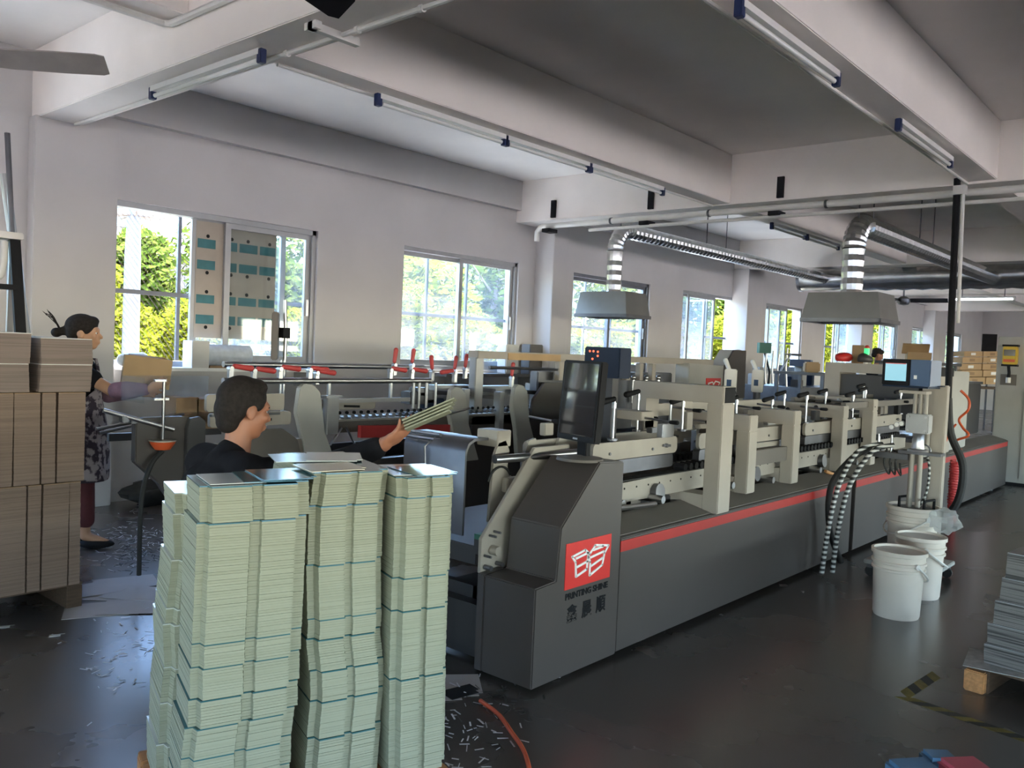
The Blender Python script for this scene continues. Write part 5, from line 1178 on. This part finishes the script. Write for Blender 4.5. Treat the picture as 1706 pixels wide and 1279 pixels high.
for a_ in (-.85, .85):
    for c_ in (-.28, .28): MB().cbox(Vector((pa.x, pa.y, (zt-.06)/2)) + RTb @ Vector((a_, c_, 0)), (.06, .06, zt-.06), RTb).build('leg', 'steel_dark', sh)
o_ = pt(1648, 575, 21.5); tag(MB().cbox(o_, (.05, .33, .55), Matrix.Rotation(YAW-.45, 3, 'Z')).build('notice_board', 'black', bevel=.005), 'small dark board standing above the far carton pile', 'board')
MB_ = Bx(o_.x-.02, o_.x+.02, o_.y-.02, o_.y+.02, 0, o_.z-.27)
tag(MB_.build('board_post', 'steel_dark'), 'thin post carrying the small dark board far right', 'post')
# open carton on the machine near the far windows
oc = pt(1530, 592, 12.5); o = thing('carton', 'open tan carton on top of the near machine beyond the screen', 'carton', oc-Vector((0, 0, .1)))
RO = Matrix.Rotation(.4, 3, 'Z'); MB().cbox(oc-Vector((0, 0, .03)), (.28, .32, .14), RO).build('box', 'kraft', o); MB().cbox(oc+RO @ Vector((-.08, .05, .09)), (.02, .36, .18), RO @ Matrix.Rotation(-.7, 3, 'Y')).build('flap', 'kraft', o); MB().cbox(oc+RO @ Vector((.1, -.12, .05)), (.2, .02, .16), RO).build('flap', 'kraft_dark', o)
Bx(oc.x-.3, oc.x+.3, oc.y-.35, oc.y+.35, .0, oc.z-.1).build('cabinet_block', 'machine_dark', M1) if False else None
tbx = thing('work_table', 'dark bench behind the blue control unit carrying the open tan carton', 'table', (oc.x, oc.y, 0))
Bx(oc.x-.5, oc.x+.6, oc.y-.45, oc.y+.45, oc.z-.14, oc.z-.10).build('top', 'machine_dark', tbx)
for a_ in (-.45, .5):
    for c_ in (-.4, .36): Bx(oc.x+a_, oc.x+a_+.05, oc.y+c_, oc.y+c_+.05, 0, oc.z-.14).build('leg', 'steel_dark', tbx)
# things on the wide gantry: signal lamp, red cloth, lump, tan box
sg = onx(1442, 622, 9.4); zt = 1.50
sl_ = thing('signal_lamp', 'green glowing signal lamp with red cap on the wide gantry', 'lamp', (9.4, sg.y, zt))
MB().cyl((9.4, sg.y, zt), (9.4, sg.y, zt+.10), .018, 12).build('stem', 'white_plastic', sl_); MB().cyl((9.4, sg.y, zt+.10), (9.4, sg.y, zt+.165), .028, 14).build('green_lens', 'led_green', sl_); MB().lathe([(.001, 0), (.026, 0), (.024, .02), (.012, .032), (.001, .034)], (9.4, sg.y, zt+.165), 14).build('red_lens', 'red', sl_)
def lump(name, c, r, key, label, cat, amp=.35, seed=1.0):
    b = MB().ball(c, r, 18, 12); b.v = [c + (p-c)*(1+amp*noise.noise((p-c)*9+Vector((seed, seed, 0)))) for p in b.v]
    zmin = c.z - r[2]*.6
    b.v = [Vector((p.x, p.y, max(p.z, zmin))) for p in b.v]; return tag(b.build(name, key, smooth=60), label, cat)
lump('red_cloth', Vector((9.35, 3.33, 1.55)), (.10, .09, .06), 'red', 'red cloth heaped on the wide gantry beside the grey bundle', 'cloth', seed=2)
lump('grey_bundle', Vector((9.40, 3.13, 1.55)), (.10, .08, .06), 'machine_dark', 'dark grey bundle of rags on the wide gantry left of the signal lamp', 'rags', seed=5)
tag(MB().cbox((9.58, 3.26, 1.60), (.12, .12, .2), Matrix.Rotation(.3, 3, 'Z')).build('parts_box', 'kraft_dark', bevel=.004), 'small brown box behind the red cloth on the wide gantry', 'box')
# white switch arms and dark equipment between the machines
for k, (px, d) in enumerate(((1217, 9.2), (1262, 9.8))):
    p = pt(px, 635, d); o = thing('lever_unit', f'white lever unit on a dark stand between the machines, {"left" if k == 0 else "right"} of two', 'lever', (p.x, p.y, 0))
    MB().cbox(p, (.06, .13, .26), Matrix.Rotation(.3, 3, 'Z')).build('body', 'white_plastic', o, bevel=.01); MB().cyl(p+Vector((0, 0, -.13)), Vector((p.x, p.y, .55)), .04, 10).build('stand', 'steel_dark', o)
    MB().capsule(p+Vector((0, .02, .12)), p+Vector((.0, .07, .22)), .022, .026).build('handle', 'white', o); MB().cbox(p+Vector((-.035, 0, -.02)), (.01, .05, .07)).build('switch', 'blue_box', o); Bx(p.x-.15, p.x+.15, p.y-.15, p.y+.15, 0, .55).build('base', 'machine_dark', o)
eq = pt(1300, 640, 15.0); EQ = thing('press_machine', 'dark press with steel arms and rods standing by the far windows', 'machine', (eq.x, eq.y, 0))
Bx(eq.x-.6, eq.x+1.6, eq.y-.6, eq.y+.6, 0, 1.05).build('base', 'steel_dark', EQ, bevel=.02)
rnd = random.Random(33)
for k in range(12):
    x = eq.x-.5+rnd.random()*1.8; y = eq.y-.6+rnd.random()*.9; h = rnd.uniform(.12, .38)
    MB().box(x, x+rnd.uniform(.1, .3), y, y+.15, 1.05, 1.05+h).build('unit', ['steel_dark', 'machine_grey', 'blue_dark', 'alu'][k % 4], EQ, bevel=.01)
for px, py0, py1 in ((1287, 585, 640), (1296, 590, 640), (1310, 580, 645), (1275, 590, 640)):
    MB().tube([pt(px, py1, 14.6), pt(px-1, (py0+py1)/2, 14.6), pt(px+2, py0, 14.6)], .018, 8).build('steel_arm', 'steel', EQ)
MB().cyl(pt(1306, 590, 14.6), pt(1335, 592, 14.6), .02, 8).build('cross_bar', 'steel', EQ); MB().tube([pt(1290, 640, 14.5), pt(1302, 615, 14.5), pt(1318, 590, 14.5)], .016, 8).build('steel_arm', 'steel', EQ)
MB().cbox(pt(1273, 580, 14.7), (.16, .2, .18), Matrix.Rotation(YAW, 3, 'Z')).build('green_box', 'green_belt', EQ); MB().tube([pt(1274, 588, 14.7), pt(1282, 620, 14.7), pt(1280, 640, 14.7)], .02, 8).build('hose', 'rubber', EQ)
MB().cbox(pt(1335, 605, 15.2), (.5, .35, .12), Matrix.Rotation(.3, 3, 'Z')).build('blue_tray', 'blue_box', EQ)
# tan dog-eared sack beside it
tag(MB().cbox(pt(1352, 612, 13.2), (.3, .22, .16), Matrix.Rotation(.5, 3, 'Z')).build('tan_parcel', 'kraft', bevel=.02), 'tan paper parcel lying on the equipment below the far windows', 'parcel')
Q = pt(1352, 612, 13.2); qb = thing('work_table', 'grey bench under the tan parcel by the far windows', 'table', (Q.x, Q.y, 0)); Bx(Q.x-.5, Q.x+.5, Q.y-.4, Q.y+.4, Q.z-.12, Q.z-.08).build('top', 'machine_top', qb)
for a_ in (-.48, .43):
    for c_ in (-.38, .33): Bx(Q.x+a_, Q.x+a_+.05, Q.y+c_, Q.y+c_+.05, 0, Q.z-.12).build('leg', 'steel_dark', qb)
wf = pt(1228, 597, 12.6); fan_o = thing('wall_fan', 'small pale round fan on a stand before the third column', 'fan', (wf.x, wf.y, 0))
dW = -FW.copy(); dW.z = 0; dW.normalize()
MB().cyl(wf, wf+dW*.05, .13, 22).build('grille', 'alu', fan_o); MB().cyl(wf, Vector((wf.x, wf.y, 0.02)), .02, 10).build('stand', 'steel_dark', fan_o); MB().cyl((wf.x, wf.y, 0), (wf.x, wf.y, .02), .18, 18).build('foot', 'steel_dark', fan_o)
# ---- left wall: ladder and leaning poles
lx, ly = 1.62, 5.62
ld = thing('step_ladder', 'dark step ladder with pale top behind the brown stack', 'ladder', (lx, ly, 0))
def lp(px, py, Y): return ony(px, py, Y)
t0_ = lp(0, 395, 5.75); t1_ = lp(27, 395, 5.75)
for k, px in enumerate((-34, 24)):
    top = lp(px, 400, 5.75); MB().bar(top, Vector((top.x+.10*(1 if k else -1), 5.60, 0)), .06, .03, up=(0, 1, 0)).build('rail', 'black', ld)
    MB().bar(top+Vector((0, .03, 0)), Vector((top.x+.12*(1 if k else -1), 6.25, 0)), .035, .025, up=(0, 1, 0)).build('rear_rail', 'alu', ld)
tw = lp(24, 400, 5.75).x; tz = lp(24, 400, 5.75).z; te = lp(-34, 400, 5.75).x
Bx(te-.02, tw+.03, 5.68, 5.84, tz, tz+.04).build('top_cap', 'white_plastic', ld, bevel=.006)
for k in range(1, 7):
    f = k/7; MB().bar((te-.10*f, 5.75-.15*f, tz*(1-f)), (tw+.10*f, 5.75-.15*f, tz*(1-f)), .09, .03, up=(0, 0, 1)).build('step', 'black', ld)
tag(MB().tube(spline([lp(8, 402, 5.66), lp(7, 430, 5.66), lp(3, 455, 5.66), lp(-3, 462, 5.66)]), .02, 8).build('white_cloth_strip', 'paper', smooth=60), 'white cloth strip hanging from the step ladder top', 'cloth')
for k, (a_, b2, r, key, lb) in enumerate((((12, 222), (28, 560), .018, 'steel_dark', 'long dark pole leaning behind the step ladder, tallest of the leaning poles'), ((7, 290), (44, 560), .03, 'alu', 'pale leaning board behind the step ladder'), ((14, 372), (14, 560), .012, 'steel_dark', 'short dark rod standing behind the step ladder'), ((30, 410), (46, 560), .016, 'steel', 'shiny thin pole leaning right of the step ladder'))):
    A = lp(*a_, 6.45+.16*k); B = lp(*b2, 6.4+.16*k); dd_ = (B-A)/(B.z-A.z); Bf = A+dd_*(r-A.z)
    tag(MB().cyl(A, Bf, r, 10).build('leaning_pole', key), lb, 'pole', 'poles leaning at the left')
# ---- the beige sheet taped inside window one
shp = thing('printed_sheet', 'large beige card sheet with rows of teal rectangles hung in the first window', 'sheet', (4.5, 7.5, 2.0))
ys = 7.5965
def w2(px, py): return ony(px, py, ys)
pA, pB, pC, pD = w2(326, 369), w2(464, 386), w2(453, 567), w2(324, 563)
X_a, X_b, Z_b, Z_t = (pA.x+pD.x)/2, (pB.x+pC.x)/2, (pC.z+pD.z)/2, (pA.z+pB.z)/2
Bx(max(X_a, 4.10), X_b, ys, ys+.003, Z_b, Z_t).build('sheet', 'sheet_beige', shp)
for r0, r1 in ((400, 415), (435, 450), (492, 506), (525, 540)):
    za, zb = w2(360, r0+1).z, w2(360, r1+1).z
    for px0, px1 in ((328, 358), (373, 394), (398, 428), (432, 461)):
        xa, xb = w2(px0, 450).x, w2(px1, 450).x; zo = 0
        Bx(max(xa, X_a+.01), min(xb, X_b-.01), ys-.002, ys, zb, za).build('teal_patch', 'sheet_teal', shp)
    for px in (345, 385, 412, 448): MB().cyl((w2(px, 450).x, ys-.003, (zb-.03 if r0 in (435, 525) else za+.03)), (w2(px, 450).x, ys, (zb-.03 if r0 in (435, 525) else za+.03)), .018, 8).build('punch_mark', 'black', shp)
# sill things
tag(MB().cyl((4.12, 7.45, 1.32), (4.62, 7.45, 1.32), .10, 20).build('bubble_wrap_roll', 'bubble'), 'pale blue roll of bubble wrap on the sill shelf under the beige sheet', 'roll')
shf = thing('wall_shelf', 'white shelf along the wall under the first window', 'shelf', (4.2, 7.3, 1.15)); Bx(3.35, 5.5, 7.27, 7.5, 1.17, 1.20).build('board', 'white', shf)
for x in (3.6, 5.2): Bx(x, x+.04, 7.25, 7.5, 1.02, 1.16).build('bracket', 'alu', shf)
tag(Bx(3.95, 4.12, 7.28, 7.46, 1.20, 1.45).build('paper_pack', 'paper', bevel=.005), 'white paper pack on the shelf beside the bubble wrap', 'pack')
tag(Bx(4.14, 4.62, 7.30, 7.34, 1.20, 1.222).build('flat_carton', 'kraft_dark'), 'flat brown card under the bubble wrap roll', 'card')
tag(MB().capsule((3.36, 7.36, 1.26), (3.52, 7.36, 1.27), .055, .06).build('blue_bag', 'bubble', smooth=60), 'small blue bag on the sill below the white mast', 'bag')
for k, (x, s, key) in enumerate(((7.75, .10, 'paper'), (8.95, .14, 'machine_top'))):
    px = (845, 888)[k]; p = ony(px, 584, 7.4); tag(Bx(p.x-.13-.05*k, p.x+.13+.05*k, 7.3, 7.46, 1.17, p.z+.08).build('small_box', key, bevel=.01), ('cream box on the wall ledge right of the milky window' if k == 0 else 'grey box on the wall ledge beside the column'), 'box')
lg = thing('wall_ledge', 'plain ledge below the second window carrying two small boxes', 'shelf', (8.0, 7.3, 1.14)); Bx(7.2, 9.3 if False else 9.05, 7.26, 7.5, 1.13, 1.17).build('board', 'machine_top', lg)
Bx(7.4, 7.44, 7.28, 7.5, 1.0, 1.13).build('bracket', 'alu', lg); Bx(8.8, 8.84, 7.28, 7.5, 1.0, 1.13).build('bracket', 'alu', lg)
# ---- floor: scrap heap, sheets, strips, tape, cords, packs
hp = onz(215, 838); 
lump('rag_heap', Vector((hp.x+.18, hp.y-.2, .08)), (.26, .16, .12), 'tape_black', 'dark heap of scrap and rags on the floor against the wall', 'heap', .9, 3)
pts4 = [(122, 1024, .2), (170, 1000, -.1), (190, 975, .3), (215, 1015, .05), (225, 985, -.2), (150, 1010, .5)]
for k, (px, py, a_) in enumerate(((165, 1016, .25), (185, 990, -.1), (210, 972, .4), (225, 1012, .05), (232, 990, -.25), (150, 985, .6))):
    p = onz(px, py); sheet('floor_sheet', p, .34, .26, -.7+a_, .001+.0016*k, 'floor_sheet', f'flat grey waste sheet on the floor between the stacks, {ORD[k]} in the overlapping spread', .0014, 'waste sheets between the stacks')
for k, (px, py) in enumerate(((745, 1142), (715, 1150))):
    p = onz(px, py); sheet('floor_sheet', p, .30, .24, -.72+.05*k, .001+.0016*k, 'floor_sheet', f'grey sheet on the floor between stack and machine head, {"upper" if k else "lower"} one', .0014, 'sheets by the machine head')
p = onz(768, 1155); sheet('floor_sheet', p, .16, .10, -.2, .006, 'black_gloss', 'small dark shiny wrapper on the floor by the machine head', .002, None)
for k, (px, py) in enumerate(((5, 1045), (95, 1059))):
    p = onz(px, py); sheet('floor_sheet', p, .10 if k == 0 else .07, .03, -.4, .001, 'paper', ['white card scrap at the left floor edge', 'white card strip on the floor left of the shiny patch'][k], .0015, None)
rnd = random.Random(11)
def strips(n, cx, cy, sx, sy, key, label, l=(.02, .07)):
    b = MB()
    for _ in range(n):
        px, py = rnd.gauss(cx, sx), rnd.gauss(cy, sy)
        if py < 840: continue
        p = onz(px, py); a_ = rnd.uniform(0, PI); L = rnd.uniform(*l); d = Vector((math.cos(a_), math.sin(a_), 0)); z = rnd.uniform(.0005, .008)
        b.bar(p-d*L/2+Vector((0, 0, z)), p+d*L/2+Vector((0, 0, z+rnd.uniform(0, .006))), rnd.uniform(.003, .008), .001)
    o = b.build('paper_strips', key, smooth=0); tag(o, label, 'scrap', kind='stuff'); return o
strips(190, 225, 905, 35, 22, 'scrap', 'pale trimmed paper strips littering the floor behind the pale green stack')
strips(120, 230, 925, 26, 16, 'tape_black', 'dark trimmed strips heaped on the floor behind the pale green stack')
strips(60, 195, 1090, 40, 45, 'scrap', 'scattered paper strips on the shiny floor left of the pale green stack', (.01, .05))
strips(70, 770, 1215, 55, 35, 'scrap', 'curled paper trimmings on the floor below the machine head', (.015, .05))
strips(40, 830, 1170, 40, 14, 'tape_black', 'dark trimmings on the floor under the machine head', (.02, .06))
hose('orange_cord', [onz(800, 1172)+Vector((0, 0, .012)), onz(830, 1195)+Vector((0, 0, .012)), onz(852, 1225)+Vector((0, 0, .012)), onz(875, 1262)+Vector((0, 0, .012)), onz(890, 1330)+Vector((0, 0, .012))], .009, 'orange', 'orange cord lying on the floor in front of the machine head')
def tape(pa, pb, n_, label):
    pa, pb = onz(*pa), onz(*pb); d = (pb-pa); s_ = Vector((-d.y, d.x, 0)).normalized()*.03
    root = thing('floor_tape', label, 'tape', pa)
    for k in range(n_):
        a_ = pa+d*(k/n_); e_ = pa+d*((k+.97)/n_); sh_ = d.normalized()*.03
        b = MB(); vs = [a_-s_-sh_, e_-s_-sh_, e_+s_+sh_, a_+s_+sh_]; b.add([v+Vector((0, 0, .0012)) for v in vs]+[v for v in vs], [(0, 1, 2, 3), (7, 6, 5, 4), (0, 4, 5, 1), (1, 5, 6, 2), (2, 6, 7, 3), (3, 7, 4, 0)])
        b.build('tape_band', 'tape_yellow' if k % 2 == 0 else 'tape_black', root, smooth=0)
tape((1507, 1162), (1730, 1240), 9, 'black and yellow floor tape running to the right edge')
tape((1507, 1158), (1560, 1124), 5, 'short black and yellow tape leg pointing to the pails')
for k, (px, py, key, a_, z, w_, d_, lb) in enumerate(((1528, 1276, 'pack_blue', .1, .07, .17, .15, 'blue shrink wrapped pack at the bottom edge, left one'), (1566, 1258, 'pack_blue', -.1, .075, .12, .10, 'blue wrapped pack at the bottom edge, behind the pink one'), (1618, 1282, 'pack_pink', .05, .08, .16, .18, 'pink shrink wrapped pack at the bottom edge'))):
    p = onz(px, py, .07)
    tag(MB().cbox((p.x, p.y, z/2), (w_, d_, z), Matrix.Rotation(a_-.75, 3, 'Z')).build('wrapped_pack', key, bevel=.015), lb, 'pack', 'wrapped packs at the bottom edge')
